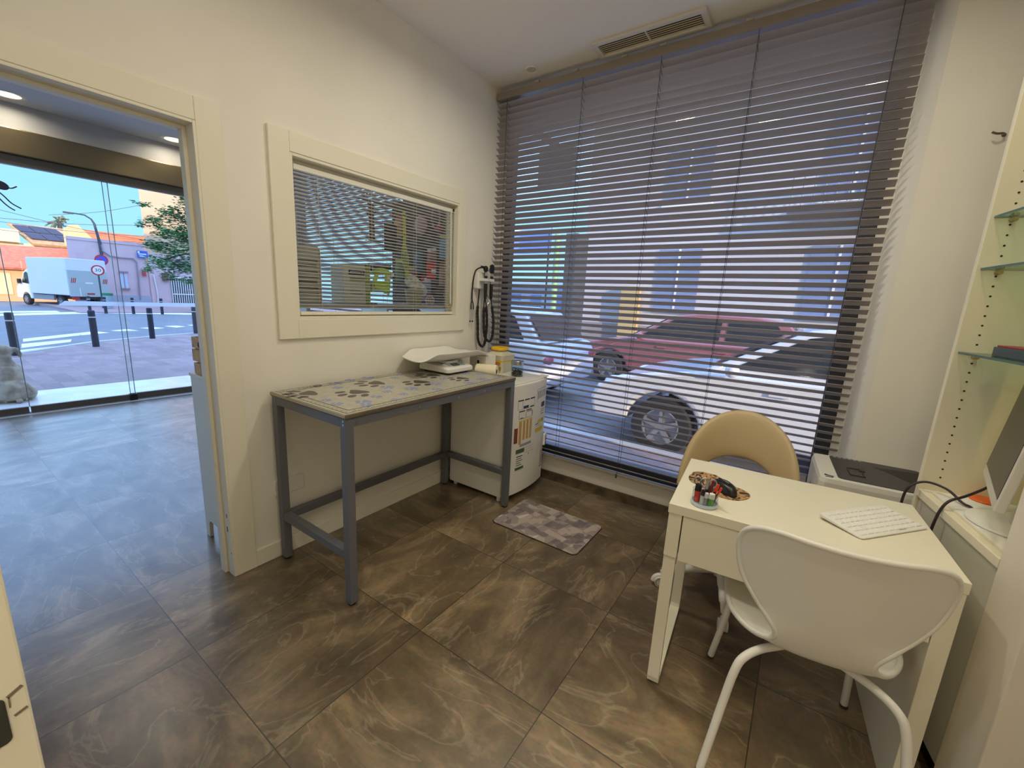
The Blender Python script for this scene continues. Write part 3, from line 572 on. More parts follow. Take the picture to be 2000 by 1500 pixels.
def sq(b, x0, y0, x1, y1, r, z): return [(x, y, z) for x, y in rrect(x0, y0, x1, y1, r)]
b = MB(); loft(b, [sq(b, .155, 2.60, .305, 2.75, .02, .857), sq(b, .145, 2.59, .315, 2.76, .02, .96), sq(b, .14, 2.585, .32, 2.765, .02, .99), sq(b, .19, 2.63, .27, 2.72, .03, 1.02), sq(b, .19, 2.63, .27, 2.72, .03, 1.026)])
b.build('tub', mat('milky_plastic', (204, 200, 178), .3), sh)
b = MB(); loft(b, [sq(b, .172, 2.612, .288, 2.738, .035, 1.026), sq(b, .172, 2.612, .288, 2.738, .035, 1.043), sq(b, .18, 2.62, .28, 2.73, .03, 1.047)]); b.build('lid', mat('lid_yellow', (240, 192, 28), .35), sh)
b = MB(); loft(b, [sq(b, .1545, 2.5995, .3055, 2.7505, .02, .865), sq(b, .147, 2.592, .313, 2.758, .02, .94), sq(b, .145, 2.5895, .315, 2.7605, .02, .952)]); b.build('label_sheet', mat('label_yellow', (218, 190, 48), .5), sh)
b = MB(); b.box(.165, 2.587, .88, .30, 2.5965, .905); b.build('label_print', mat('label_olive', (150, 140, 50), .5), sh)
b = MB(); b.box(.17, 2.586, .925, .295, 2.594, .94); b.build('label_band', mat('label_orange', (206, 120, 50), .5), sh)
jr = thing('treat_jar', 'clear glass jar with a steel lid half full of brown treats on the fridge', 'jar', (.43, 2.60, .856))
JC = (.445, 2.60, .857)
MB().lathe([(0, .0), (.042, .0), (.045, .004), (.045, .082), (.043, .085), (.0425, .085), (.0425, .005), (0, .004)], JC, 32).build('glass_body', glass('jar_glass', (240, 246, 244)), jr)
MB().lathe([(.0455, .084), (.047, .086), (.047, .112), (.045, .115), (0, .115)], JC, 32).build('lid', STEEL, jr)
b = MB(); rr = random.Random(3)
for k in range(90):
    a = rr.random() * 6.28; q = .036 * math.sqrt(rr.random()); z = rr.random() * (.018 + .024 * max(0, 1 - q / .045))
    b.M = Matrix.Translation((JC[0] + q * math.cos(a), JC[1] + q * math.sin(a), JC[2] + .011 + z)) @ Matrix.Rotation(rr.random() * 6, 4, (rr.random(), rr.random(), rr.random())); b.cbox((0, 0, 0), (.014, .007, .006))
tag(b.build('dog_treats', mat('treat_brown', (92, 56, 40), .8, noise=.3)), 'brown dog treats heaped inside the glass jar', 'treats', None, 'stuff')

# ------------------------------------------------------------------ floor mat, outlet
fm = thing('floor_mat', 'grey patchwork floor mat on the tiles in front of the fridge', 'mat', (.97, 2.24, 0))
m = bpy.data.materials.new('patchwork'); m.use_nodes = True; n = m.node_tree.nodes; L = m.node_tree.links; bs = n['Principled BSDF']; bs.inputs['Roughness'].default_value = .6
g = n.new('ShaderNodeNewGeometry'); sc_ = n.new('ShaderNodeVectorMath'); sc_.operation = 'SCALE'; sc_.inputs['Scale'].default_value = 20; L.new(g.outputs['Position'], sc_.inputs[0])
rt_ = n.new('ShaderNodeVectorRotate'); rt_.rotation_type = 'Z_AXIS'; rt_.inputs['Angle'].default_value = .2; L.new(sc_.outputs[0], rt_.inputs['Vector'])
fl = n.new('ShaderNodeVectorMath'); fl.operation = 'FLOOR'; L.new(rt_.outputs[0], fl.inputs[0]); w_ = n.new('ShaderNodeTexWhiteNoise'); L.new(fl.outputs[0], w_.inputs['Vector'])
vo = n.new('ShaderNodeTexVoronoi'); vo.inputs['Scale'].default_value = 17; L.new(g.outputs['Position'], vo.inputs['Vector'])
mxx = n.new('ShaderNodeMix'); mxx.data_type = 'FLOAT'; mxx.inputs['Factor'].default_value = .55; L.new(w_.outputs['Value'], mxx.inputs[2]); L.new(vo.outputs['Color'], mxx.inputs[3])
cr = n.new('ShaderNodeValToRGB'); L.new(mxx.outputs[0], cr.inputs[0]); E_ = cr.color_ramp.elements
E_[0].position = .15; E_[0].color = lin((112, 102, 106)); E_[1].position = .85; E_[1].color = lin((206, 194, 184)); E_.new(.4).color = lin((152, 140, 136)); E_.new(.6).color = lin((178, 162, 154)); E_.new(.25).color = lin((124, 114, 116)); cr.color_ramp.interpolation = 'CONSTANT'
L.new(cr.outputs[0], bs.inputs['Base Color'])
b = MB(); b.prism(rrect(.672, 2.045, 1.262, 2.448, .03), .001, .008); b.build('pile', m, fm, bevel=.002)
b = MB(); b.prism(rrect(.668, 2.041, 1.266, 2.452, .032), .0005, .004); b.build('backing', mat('mat_backing', (44, 36, 34), .8), fm)
ot = thing('wall_outlet', 'white double wall outlet behind the exam table leg', 'outlet', (0, 1.06, .38))
b = MB(); b.prism(rrect(1.015, .345, 1.175, .43, .006), .0005, .009, lambda a, c, h: (h, a, c)); b.build('cover_plate', WPLAS, ot, bevel=.002)
b = MB()
for y in (1.055, 1.135): b.lathe([(.019, .0095), (.02, .0092), (.018, .0045), (0, .0045)], (0, y, .388), 20, (1, 0, 0))
b.build('socket', mat('socket_grey', (196, 192, 182), .5), ot)
b = MB()
for y in (1.055, 1.135):
    for d in (-.009, .009): b.cyl((.0045, y + d, .388), (.006, y + d, .388), .0025, n=8)
b.build('socket_hole', BLK, ot)

# ------------------------------------------------------------------ diagnostic wall set and stethoscope
ws = thing('diagnostic_wall_set', 'white wall unit holding two black diagnostic handles in the corner by the blind', 'medical instrument', (0, 2.67, 1.54))
b = MB(); b.prism(rrect(2.60, 1.475, 2.725, 1.60, .015), .0005, .05, lambda a, c, h: (h, a, c)); b.build('wall_unit', WPLAS, ws, bevel=.008)
b = MB(); b.box(.045, 2.61, 1.535, .10, 2.665, 1.555).box(.045, 2.69, 1.535, .10, 2.74, 1.555)
for y in (2.655, 2.725): b.tube([(.075 + .02 * math.cos(a), y + .02 * math.sin(a), 1.545) for a in [k * .5 for k in range(13)]], .007, 8)
b.build('cradle', WPLAS, ws, bevel=.003)
for y, hd in ((2.655, 'otoscope'), (2.728, 'ophthalmoscope')):
    h = MB().lathe([(.0, 1.40), (.010, 1.40), (.013, 1.42), (.014, 1.50), (.012, 1.535), (.012, 1.575), (0, 1.575)], (.08, y, 0)).build('handle', BLK, ws)
    MB().lathe([(.0125, 1.515), (.0135, 1.52), (.0135, 1.532), (.0125, 1.536)], (.08, y, 0)).build('chrome_ring', STEEL, h)
    MB().lathe([(.009, 1.575), (.009, 1.60)], (.08, y, 0)).build('chrome_neck', STEEL, h)
    if hd == 'otoscope':
        b = MB().ball((.08, y - .005, 1.625), .022, sc=(.8, 1, 1.1)); b.lathe([(.012, 0), (.003, .05), (.0, .05)], (.08, y - .012, 1.632), 14, (-.1, -1, .25)); b.tube([(.08, y + .01, 1.62), (.082, y + .035, 1.612), (.083, y + .04, 1.635)], .003, 6)
        b.build('otoscope_head', BLK, ws)
    else:
        b = MB().prism(rrect(-.02, 1.595, .02, 1.665, .016), -.012, .012, lambda a, c, q: (.08 + q * .7071 + a * .3, y + a * .95 - q * .5, c)); b.build('ophthalmoscope_head', BLK, ws, bevel=.004)
for pts, r_ in ((((.04, 2.63, 1.475), (.035, 2.628, 1.38), (.03, 2.628, 1.30), (.035, 2.63, 1.22), (.04, 2.635, 1.09), (.05, 2.665, 1.035), (.065, 2.69, 1.06), (.075, 2.695, 1.2), (.08, 2.675, 1.33), (.08, 2.658, 1.40)), .0105),
                (((.045, 2.70, 1.475), (.045, 2.69, 1.38), (.05, 2.685, 1.25), (.06, 2.69, 1.12), (.08, 2.715, 1.075), (.10, 2.735, 1.10), (.105, 2.74, 1.22), (.09, 2.735, 1.34), (.08, 2.729, 1.40)), .0105)):
    P_ = spline(pts, 10); N = len(P_); rs = [.005 if i < 14 or i > N - 10 else r_ + .0015 * math.sin(i * 2.1) for i in range(N)]
    MB().tube(P_, rs, 10).build('coiled_cord', BLK, ws)
st_ = thing('stethoscope', 'black stethoscope hung over the white diagnostic unit', 'stethoscope', (.05, 2.62, 1.3))
MB().tube(spline([(.045, 2.70, 1.42), (.055, 2.69, 1.52), (.058, 2.66, 1.625), (.05, 2.61, 1.63), (.03, 2.585, 1.60), (.022, 2.572, 1.52), (.02, 2.568, 1.42), (.02, 2.57, 1.385)], 8), .0058, 8).build('tubing', BLK, st_)
b = MB()
for s_ in (-1, 1): b.tube(spline([(.02, 2.57, 1.39), (.022, 2.57 + s_ * .012, 1.36), (.024, 2.57 + s_ * .014, 1.32)], 5), .0045, 8)
b.build('yoke', BLK, st_)
b = MB()
for s_ in (-1, 1): b.tube(spline([(.024, 2.57 + s_ * .014, 1.325), (.024, 2.57 + s_ * .012, 1.27), (.024, 2.565 + s_ * .012, 1.235)], 5), .0026, 8)
b.build('binaural', STEEL, st_)
b = MB()
for s_ in (-1, 1): b.ball((.024, 2.563 + s_ * .014, 1.23), .007)
b.build('ear_tip', BLK, st_)
b = MB(); b.lathe([(0, -.006), (.014, -.006), (.017, -.002), (.017, .003), (.012, .006), (0, .006)], (.105, 2.675, 1.36), 24, (.85, -.5, .1)); b.tube([(.105, 2.675, 1.378), (.095, 2.68, 1.41), (.06, 2.695, 1.44), (.045, 2.70, 1.42)], .0035, 8); b.build('chestpiece', STEEL, st_)

# ================================================================== DESK
DL, DD, DR = .7425, .53, .0734
DO = (1.8368, 1.4581, 0)
DESK = mat('desk_white', (228, 222, 202), .35)
d = thing('desk', 'small white desk with one wide drawer in front of the tan chair', 'desk', DO, DR)
MB().box(0, 0, .716, DL, DD, .75).build('desktop', DESK, d, False, bevel=.002)
dw = MB().box(.05, .004, .545, DL - .045, .022, .714).build('drawer', DESK, d, False, bevel=.002)
MB().box(.055, .022, .56, DL - .05, .40, .57).build('drawer_tray', DESK, dw, False)
b = MB(); b.box(DL - .043, .003, .0, DL - .002, DD - .004, .7158); b.build('side_panel', DESK, d, False, bevel=.002)
MB().box(.05, DD - .03, .50, DL - .044, DD - .012, .7158).build('back_panel', DESK, d, False, bevel=.002)
b = MB()
P_ = [(.022, .55), (.022, .04), (.028, .018), (.05, .012), (DD - .06, .012), (DD - .035, .018), (DD - .028, .04), (DD - .028, .55)]
for (y0, z0), (y1, z1) in zip(P_[:-1], P_[1:]):
    nn = Vector((0, y1 - y0, z1 - z0)).normalized(); q = Vector((0, -nn.z, nn.y)) * .011
    b.add([(x, y + s_ * q.y, z + s_ * q.z) for y, z in ((y0, z0), (y1, z1)) for x, s_ in ((.004, -1), (.044, -1), (.044, 1), (.004, 1))], [(0, 1, 2, 3), (7, 6, 5, 4), (0, 4, 5, 1), (1, 5, 6, 2), (2, 6, 7, 3), (3, 7, 4, 0)])
b.build('loop_leg', DESK, d, False)
b = MB(); b.box(.003, .004, .552, .046, DD - .012, .7158); b.build('side_rail', DESK, d, False, bevel=.002)
for y_ in (.03, DD - .07): MB().box(.006, y_, 0, .042, y_ + .028, .004).build('glide_pad', DARK, d, False)
D4 = Matrix.Translation(Vector(DO)) @ Matrix.Rotation(DR, 4, 'Z')

# mouse pad, mouse, pen cup, keyboard
ZT = .75
mp = thing('mouse_pad', 'brown leopard print mouse pad with a wrist lobe on the desk', 'mouse pad', (1.94, 1.72, ZT))
m = bpy.data.materials.new('leopard_print'); m.use_nodes = True; n = m.node_tree.nodes; L = m.node_tree.links; bs = n['Principled BSDF']; bs.inputs['Roughness'].default_value = .7
g = n.new('ShaderNodeNewGeometry'); nz = n.new('ShaderNodeTexNoise'); nz.inputs['Scale'].default_value = 34; nz.inputs['Detail'].default_value = 1.5; nz.inputs['Distortion'].default_value = .8; L.new(g.outputs['Position'], nz.inputs['Vector'])
cr = n.new('ShaderNodeValToRGB'); L.new(nz.outputs['Fac'], cr.inputs[0]); E_ = cr.color_ramp.elements; cr.color_ramp.interpolation = 'CONSTANT'
E_[0].position = 0; E_[0].color = lin((52, 36, 26)); E_[1].position = .43; E_[1].color = lin((178, 142, 100)); E_.new(.56).color = lin((150, 104, 62)); E_.new(.62).color = lin((60, 38, 26)); E_.new(.40).color = lin((120, 82, 48))
L.new(cr.outputs[0], bs.inputs['Base Color'])
o_ = [(1.838, 1.765), (1.85, 1.805), (1.885, 1.835), (1.925, 1.835), (1.95, 1.805), (1.965, 1.775), (1.99, 1.765), (2.03, 1.752), (2.055, 1.72), (2.05, 1.675), (2.02, 1.638), (1.98, 1.628), (1.94, 1.64), (1.91, 1.668), (1.885, 1.688), (1.86, 1.70), (1.843, 1.73)]
sm_ = spline([(x, y, 0) for x, y in o_ + o_[:2]], 4)[2:-4]
MB().prism([(p.x, p.y) for p in sm_], ZT + .0003, ZT + .0035).build('pad', m, mp)
b = MB(); b.grid(lambda u, v: (1.886 + .045 * math.cos(v * math.pi / 2) * math.cos(2 * math.pi * u), 1.795 + .034 * math.cos(v * math.pi / 2) * math.sin(2 * math.pi * u), ZT + .0032 + .0105 * math.sin(v * math.pi / 2)), 24, 7, True, True); b.build('wrist_lobe', m, mp)
ms = thing('mouse', 'black curved computer mouse on the leopard print pad', 'mouse', (1.975, 1.69, ZT))
MM = Matrix.Translation((1.975, 1.692, ZT + .0036)) @ Matrix.Rotation(R(-45), 4, 'Z')
def mshape(u, v):
    a = 2 * math.pi * u; x = math.cos(a); y = math.sin(a)
    r_ = math.sin(math.pi / 2 * (1 - v)) if v > 0 else 1
    k = v
    px = .056 * x * (1 - k ** 2.5); py = (.031 - .005 * math.cos(a) + .003 * math.cos(2 * a)) * y * (1 - k ** 2.5)
    return (px, py, .001 + .036 * (1 - (1 - k) ** 2.2) * (1 - .25 * (x * (1 - k) + .2) ** 2))
b = MB(MM); b.grid(lambda u, v: mshape(u, v), 32, 12, True, True); b.build('shell', mat('mouse_black', (20, 20, 22), .3), ms)
b = MB(MM); b.cyl((-.03, -.003, .030), (-.03, .003, .030), .008, n=14); b.build('scroll_wheel', DARK, ms)
b = MB(MM); b.tube(spline([(.03, .018, .027), (0, .022, .027), (-.03, .02, .02)], 6), .0022, 6); b.tube(spline([(.015, 0, .0365), (-.005, .0, .037), (-.022, 0, .034)], 6), .003, 6); b.build('chrome_trim', STEEL, ms)

cp = thing('pen_cup', 'round wire pen cup with a pale blue base ring on the desk corner', 'cup', (1.935, 1.53, ZT))
CC = (1.935, 1.528, ZT + .001); CRD = .041
b = MB().lathe([(0, 0), (CRD, 0), (CRD + .002, .003), (CRD + .002, .012), (CRD - .002, .012), (CRD - .002, .004), (0, .004)], CC, 32); b.build('base_ring', mat('pale_blue_ring', (190, 204, 220), .35), cp)
b = MB().lathe([(CRD, .012), (CRD, .052), (CRD - .0015, .052), (CRD - .0015, .012)], CC, 32); b.build('clear_wall', glass('clear_plastic', (244, 246, 246)), cp)
def pen(label, x, y, tx, ty, r_, L_, c, capc, cat='pen', name='pen'):
    L_ = L_ * .60; dv = Vector((tx, ty, 1)).normalized(); p0 = Vector((CC[0] + x, CC[1] + y, CC[2] + .006)); p1 = p0 + dv * L_
    t = thing(name, label, cat, tuple(p0), 0, 'pens in the wire cup')
    MB().cyl(p0, p0 + dv * L_ * .62, r_, n=12).build('barrel', c, t); MB().cyl(p0 + dv * L_ * .62, p1, r_ * 1.12, r_ * .9, 12).build('cap', capc, t)
RED = mat('marker_red', (214, 52, 36), .4); GRE = mat('glue_green', (90, 170, 70), .4); BUR = mat('pen_burgundy', (110, 30, 48), .4); GRYB = mat('pen_grey', (150, 152, 156), .4); PWH = mat('pen_white', (226, 224, 220), .4)
pen('thick red marker with a black cap in the pen cup', -.024, -.004, -.02, .02, .0095, .105, RED, BLK, 'marker', 'marker')
pen('black pen leaning towards the mouse in the pen cup', .016, .008, .24, .05, .0045, .125, BLK, RED)
pen('burgundy pen upright in the pen cup', .008, .016, .10, .06, .005, .13, BUR, BUR)
pen('slim black pen with a grey cap in the pen cup', .0, .012, -.02, .12, .0045, .12, BLK, GRYB)
pen('white correction pen with a black cap in the pen cup', -.006, -.016, .02, .02, .007, .085, PWH, BLK)
pen('grey metallic pen low in the pen cup', .005, -.02, .04, .02, .006, .075, GRYB, PWH)
pen('green and white glue stick in the pen cup', .020, -.014, .05, .0, .0095, .075, GRE, PWH, 'glue stick', 'glue_stick')
pen('dark red pencil leaning out of the pen cup', .024, .002, .30, -.03, .0038, .12, BLK, RED, 'pencil', 'pencil')
for i, (x, y) in enumerate(((-.022, .018), (.004, .026))):
    t = thing('scissors', ('scissors with ring handles behind the red marker in the pen cup', 'scissors with ring handles behind the burgundy pen in the pen cup')[i], 'scissors', (CC[0] + x, CC[1] + y, CC[2] + .005), 0, None)
    b = MB(); p0 = Vector((CC[0] + x, CC[1] + y, CC[2] + .005)); b.bar(p0, p0 + Vector((.003, .0, .052)), .007, .002).bar(p0 + Vector((.001, 0.001, 0)), p0 + Vector((-.003, .002, .052)), .007, .002); b.build('blade', STEEL, t)
    for s_ in (-1, 1):
        c_ = p0 + Vector((s_ * .010, .001, .066)); MB().tube([c_ + Vector((.011 * math.cos(k * .5236), .004 * math.cos(k * .5236), .0145 * math.sin(k * .5236))) for k in range(12)], .0026, 8, closed=True).build('handle', STEEL, t)

kb = thing('keyboard', 'compact white keyboard near the far corner of the desk', 'keyboard', (2.40, 1.755, ZT), R(52))
KL, KD = .298, .137
def kz(y): return .006 + (y + KD / 2) / KD * .014
b = MB(); pr_ = rrect(-KL / 2, -KD / 2, KL / 2, KD / 2, .012)
loft(b, [[(x, y, .0015 + max(0, kz(y) - .012)) for x, y in pr_], [(x, y, kz(y)) for x, y in pr_]]); b.build('case', WPLAS, kb, False, bevel=.002)
KEY = mat('key_white', (232, 230, 226), .45)
b = MB()
rows = [(.050, 14, .012), (.031, 13, .0), (.011, 13, .006), (-.009, 12, .012), (-.029, 12, .0), (-.049, 9, .0)]
for yy, nk, sh_ in rows:
    w = (KL - .022) / nk
    for k in range(nk):
        x0 = -KL / 2 + .011 + k * w; h = kz(yy); dp = .0155 if yy < .045 else .010
        b.add([(x0 + .0012, yy - dp / 2, kz(yy - dp / 2)), (x0 + w - .0012, yy - dp / 2, kz(yy - dp / 2)), (x0 + w - .0012, yy + dp / 2, kz(yy + dp / 2)), (x0 + .0012, yy + dp / 2, kz(yy + dp / 2)), (x0 + .0025, yy - dp / 2 + .001, h + .0022), (x0 + w - .0025, yy - dp / 2 + .001, h + .0022), (x0 + w - .0025, yy + dp / 2 - .001, h + .0034), (x0 + .0025, yy + dp / 2 - .001, h + .0034)], [(4, 5, 6, 7), (0, 1, 5, 4), (1, 2, 6, 5), (2, 3, 7, 6), (3, 0, 4, 7)])
b.build('keys', KEY, kb, False)
b = MB(); b.add([(.03, -KD / 2 + .0085, kz(-KD / 2 + .0085) + .0004), (.06, -KD / 2 + .0085, kz(-KD / 2 + .0085) + .0004), (.06, -KD / 2 + .0115, kz(-KD / 2 + .0115) + .0004), (.03, -KD / 2 + .0115, kz(-KD / 2 + .0115) + .0004)], [(0, 1, 2, 3)]); b.build('logo_mark', GRYP, kb, False)
b = MB(); b.box(-.14, .055, .0005, .14, .068, .016); b.build('battery_bar', WPLAS, kb, False, bevel=.004)
CBL = mat('cable_black', (38, 24, 36), .45)
for lb, pts in (('black cable arching from behind the desk over the counter edge', [(2.515, 2.06, .60), (2.512, 2.062, .72), (2.52, 2.068, .80), (2.56, 2.075, .835), (2.61, 2.04, .835), (2.64, 1.985, .816), (2.655, 1.97, .8125), (2.66, 1.955, .8112)]),
                ('black monitor cable dropping between the desk and the counter', [(2.566, 1.90, .60), (2.57, 1.905, .74), (2.588, 1.915, .822), (2.635, 1.945, .852), (2.68, 2.0, .868), (2.72, 2.05, .885), (2.76, 2.06, .90)])):
    tag(MB().tube(spline(pts, 8), .0042, 8).build('cable', CBL), lb, 'cable')

# ================================================================== WHITE SHELL CHAIR
CHW = mat('shell_white', (224, 221, 214), .45)
ch = thing('shell_chair', 'white moulded shell chair with tube legs drawn up to the desk', 'chair', (2.27, 1.56, 0), .149)
prof = [(.225, .418, .30), (.222, .437, .36), (.20, .450, .405), (.12, .446, .44), (.03, .438, .45), (-.06, .436, .43), (-.13, .440, .37), (-.18, .452, .295), (-.208, .475, .235), (-.222, .51, .225), (-.232, .55, .27), (-.24, .60, .35), (-.247, .65, .42), (-.254, .70, .455), (-.262, .75, .468), (-.268, .785, .458), (-.274, .81, .425), (-.278, .828, .365), (-.280, .836, .28)]
PS = spline([(y, z, w) for y, z, w in prof], 3)
def shell(u, v):
    i = min(int(round(v * (len(PS) - 1))), len(PS) - 1); y, z, w = PS[i]; a = u * 2 - 1; x = a * w / 2
    back = min(1, max(0, (z - .46) / .12)); lift = .016 * abs(a) ** 2.5
    return (x, y + back * .055 * (abs(x) / .23) ** 2 * 1.4, z + (1 - back) * lift * (1.2 if y < .1 else .3))
MB().grid(shell, 25, len(PS)).build('shell', CHW, ch, False, solid=.011, sub=1)
rim = [shell(0, k / (len(PS) - 1)) for k in range(len(PS))] + [shell(k / 24, 1) for k in range(1, 25)] + [shell(1, 1 - k / (len(PS) - 1)) for k in range(1, len(PS))] + [shell(1 - k / 24, 0) for k in range(1, 24)]
MB().tube(rim, .0085, 8, closed=True).build('rim', CHW, ch, False)
for sx in (-1, 1):
    MB().tube(spline([(sx * .07, -.13, .425), (sx * .135, -.185, .425), (sx * .178, -.222, .405), (sx * .196, -.238, .36), (sx * .212, -.25, .25), (sx * .243, -.275, .006)], 8), .0115, 12).build('leg', CHW, ch, False)
    MB().tube(spline([(sx * .07, .07, .425), (sx * .14, .12, .422), (sx * .175, .155, .40), (sx * .188, .17, .35), (sx * .20, .19, .22), (sx * .222, .235, .006)], 8), .0115, 12).build('leg', CHW, ch, False)
b = MB(); b.tube([(-.07, -.13, .425), (-.07, .07, .425)], .010, 10).tube([(.07, -.13, .425), (.07, .07, .425)], .010, 10).tube([(-.08, 0, .425), (.08, 0, .425)], .010, 10); b.build('under_frame', CHW, ch, False)
b = MB()
for sx in (-1, 1): b.cyl((sx * .243, -.275, 0), (sx * .2425, -.2745, .012), .013, n=12).cyl((sx * .222, .235, 0), (sx * .2215, .2345, .012), .013, n=12)
b.build('foot_cap', DARK, ch, False)

# ================================================================== TAN SWIVEL CHAIR
TAN = mat('tan_leather', (190, 168, 130), .42, bump=.12, bscale=220)
oc = thing('office_chair', 'tan leather swivel chair with an oval opening under its round back', 'chair', (1.965, 2.245, 0), R(184))
NB = 40
def arch(u, v):                                            # closed tube-like band arching from one side of the seat to the other
    a = math.pi * u; th_ = 2 * math.pi * v
    so, zo = .318 * math.cos(a), .47 + .415 * math.sin(a) ** .92
    si, zi = .20 * math.cos(a), .47 + .165 * math.sin(a) ** .9
    cs, cz = (so + si) / 2, (zo + zi) / 2; ex, ez = (so - si) / 2, (zo - zi) / 2; ln = math.hypot(ex, ez)
    k = math.cos(th_); s2 = abs(k) ** .7 * (1 if k > 0 else -1); h = math.sin(th_); h2 = abs(h) ** .8 * (1 if h > 0 else -1)
    s_ = cs + ex * s2; z = cz + ez * s2; q = .023 * h2
    Rr = .32 + q; an = s_ / .32
    return (Rr * math.sin(an), -(Rr * math.cos(an)) - (z - .47) * .16 + .055, z)
b = MB(); b.grid(lambda u, v: arch(u, v * (1 - 1 / 20)), NB, 20, True)
nv = 20
for i in range(NB - 1): b.f.append([i * nv + nv - 1, (i + 1) * nv + nv - 1, (i + 1) * nv, i * nv]); b.mi.append(0); b.sm.append(True)
b.build('backrest', TAN, oc, False)
def cushion(u, v):
    a = 2 * math.pi * u; r_ = math.sin(math.pi * v); c_ = -math.cos(math.pi * v)
    rr_ = abs(r_) ** .5; return (.245 * rr_ * math.cos(a), .225 * rr_ * math.sin(a) - .01, .445 + .045 * c_ * (1 if abs(c_) > .2 else .9))
MB().grid(cushion, 36, 18, True, True).build('seat', TAN, oc, False)
CST = mat('base_white', (222, 218, 210), .4)
b = MB(); b.cyl((0, 0, .09), (0, 0, .24), .03).cyl((0, 0, .24), (0, 0, .39), .018).lathe([(.0, .39), (.10, .39), (.12, .41), (0, .41)], (0, 0, 0)); b.build('gas_column', CST, oc, False)
A0 = R(26.5)
for k in range(5):
    a = A0 + k * 2 * math.pi / 5; c_, s_ = math.cos(a), math.sin(a)
    arm = MB().tube(spline([(.02 * c_, .02 * s_, .125), (.12 * c_, .12 * s_, .118), (.22 * c_, .22 * s_, .10), (.285 * c_, .285 * s_, .085)], 5), [.024] * 6 + [.021] * 5 + [.016] * 5, 10).build('base_arm', CST, oc, False)
    ct = MB(); ct.cyl((.285 * c_, .285 * s_, .085), (.285 * c_, .285 * s_, .05), .009, n=10)
    w0 = Vector((.295 * c_, .295 * s_, .0275)); tn = Vector((-s_, c_, 0))
    ct.cyl(w0 - tn * .02, w0 - tn * .004, .027, n=20).cyl(w0 + tn * .004, w0 + tn * .02, .027, n=20)
    ct.tube([w0 + Vector((c_, s_, 0)) * .029 * math.cos(q) + Vector((0, 0, .029 * math.sin(q))) for q in [k_ * .35 - .1 for k_ in range(10)]], .012, 8)
    ct.build('caster', CST, oc, False)
    rg = MB(); rg.tube([w0 + tn * .021 + Vector((c_, s_, 0)) * .021 * math.cos(q * .5236) + Vector((0, 0, .021 * math.sin(q * .5236))) for q in range(12)], .0012, 5, closed=True); rg.build('caster_ring', DARK, oc, False)

# ================================================================== PRINTER ON ITS STAND
pt = thing('printer_stand', 'low white drawer unit under the printer', 'cabinet', (2.47, 2.51, 0), .07)
MB().box(-.20, -.18, .0, .205, .19, .40).build('carcass', WHITE, pt, False, bevel=.003)
for z in (.02, .145, .27): MB().box(-.195, -.194, z, .20, -.180, z + .118).build('drawer_front', WHITE, pt, False, bevel=.002)
pn = thing('printer', 'light grey laser printer with a dark top tray on the low unit', 'printer', (2.47, 2.51, .40), .07)
PG = mat('printer_grey', (216, 214, 208), .45)
b = MB(); pp = rrect(-.205, -.19, .215, .20, .03)
loft(b, [[(x, y, .006) for x, y in scl(pp, (0, 0), .97)], [(x, y, .02) for x, y in pp], [(x, y, .275) for x, y in pp], [(x, y, .298) for x, y in scl(pp, (0, 0), .975)]]); b.build('body', PG, pn, False, bevel=.004)
DT = mat('printer_dark', (66, 62, 62), .5)
b = MB(); b.prism(rrect(-.135, -.165, .205, .185, .02), .2975, .301); b.build('top_cover', DT, pn, False)
b = MB(); b.prism([(.03, .11), (.06, .08), (.20, -.13), (.20, .14)], .3011, .3018); b.build('output_cavity_shade', mat('cavity_shade', (40, 36, 36), .6), pn, False)  # flat dark wedge painted for the shade in the output cavity
b = MB(); b.box(-.085, -.09, .301, -.03, -.085, .3045).box(-.085, -.09, .301, -.08, .02, .3045).box(-.085, .015, .301, -.04, .02, .3045).box(-.034, -.09, .301, -.03, -.03, .3045).box(-.04, -.01, .301, -.02, .03, .306); b.build('paper_stop', mat('stop_dark', (48, 44, 44), .5), pn, False)
b = MB(); b.box(-.2065, -.07, .18, -.2045, .05, .19).box(-.2065, -.1, .06, -.2045, .1, .065); b.build('side_handle', mat('line_grey', (150, 148, 142), .5), pn, False)
b = MB()
for k in range(6): b.box(-.12 + k * .02, .165, .301, -.108 + k * .02, .178, .3025)
b.build('button', GRYP, pn, False)
b = MB(); b.prism([(-.185, -.152), (-.152, -.163), (-.150, -.150), (-.165, -.149), (-.182, -.136)], .2975, .2995); b.build('emblem', INK, pn, False)
b = MB(); b.box(-.183, -.175, .2975, -.155, -.168, .2992); b.build('emblem_lettering', INK, pn, False)

# ================================================================== BUILT-IN SHELVING (turned with the side wall)
SR = .17; SO = Vector((2.552, 2.10, 0)); S4 = Matrix.Translation(SO) @ Matrix.Rotation(SR, 4, 'Z')
LAM = mat('cabinet_laminate', (226, 218, 196), .4)
su = thing('shelving_unit', 'white built-in shelving unit with pin holes beside the desk', 'cabinet', tuple(SO), SR)
DEP = .36
sp_ = MB().box(0, 0, 0, DEP, .019, 2.90).build('side_panel', LAM, su, False, bevel=.0015)
b = MB(); zz = .853
while zz < 2.75:
    b.cyl((.052, -.0006, zz), (.052, .001, zz), .0033, n=10); b.cyl((DEP - .05, -.0006, zz), (DEP - .05, .001, zz), .0033, n=10); zz += .032
b.build('pin_holes', mat('hole_dark', (52, 44, 34), .9), sp_, False)
b = MB(); b.box(DEP, -.52, 0, DEP + .012, .019, 2.90); b.build('back_panel', LAM, su, False)
b = MB(); b.box(.0, -.50, .772, DEP, 0, .80); b.build('counter', LAM, su, False, bevel=.002)
b = MB(); b.box(.012, -.50, .10, .030, 0, .772); b.build('front_panel', mat('front_laminate', (206, 204, 192), .42), su, False, bevel=.001)
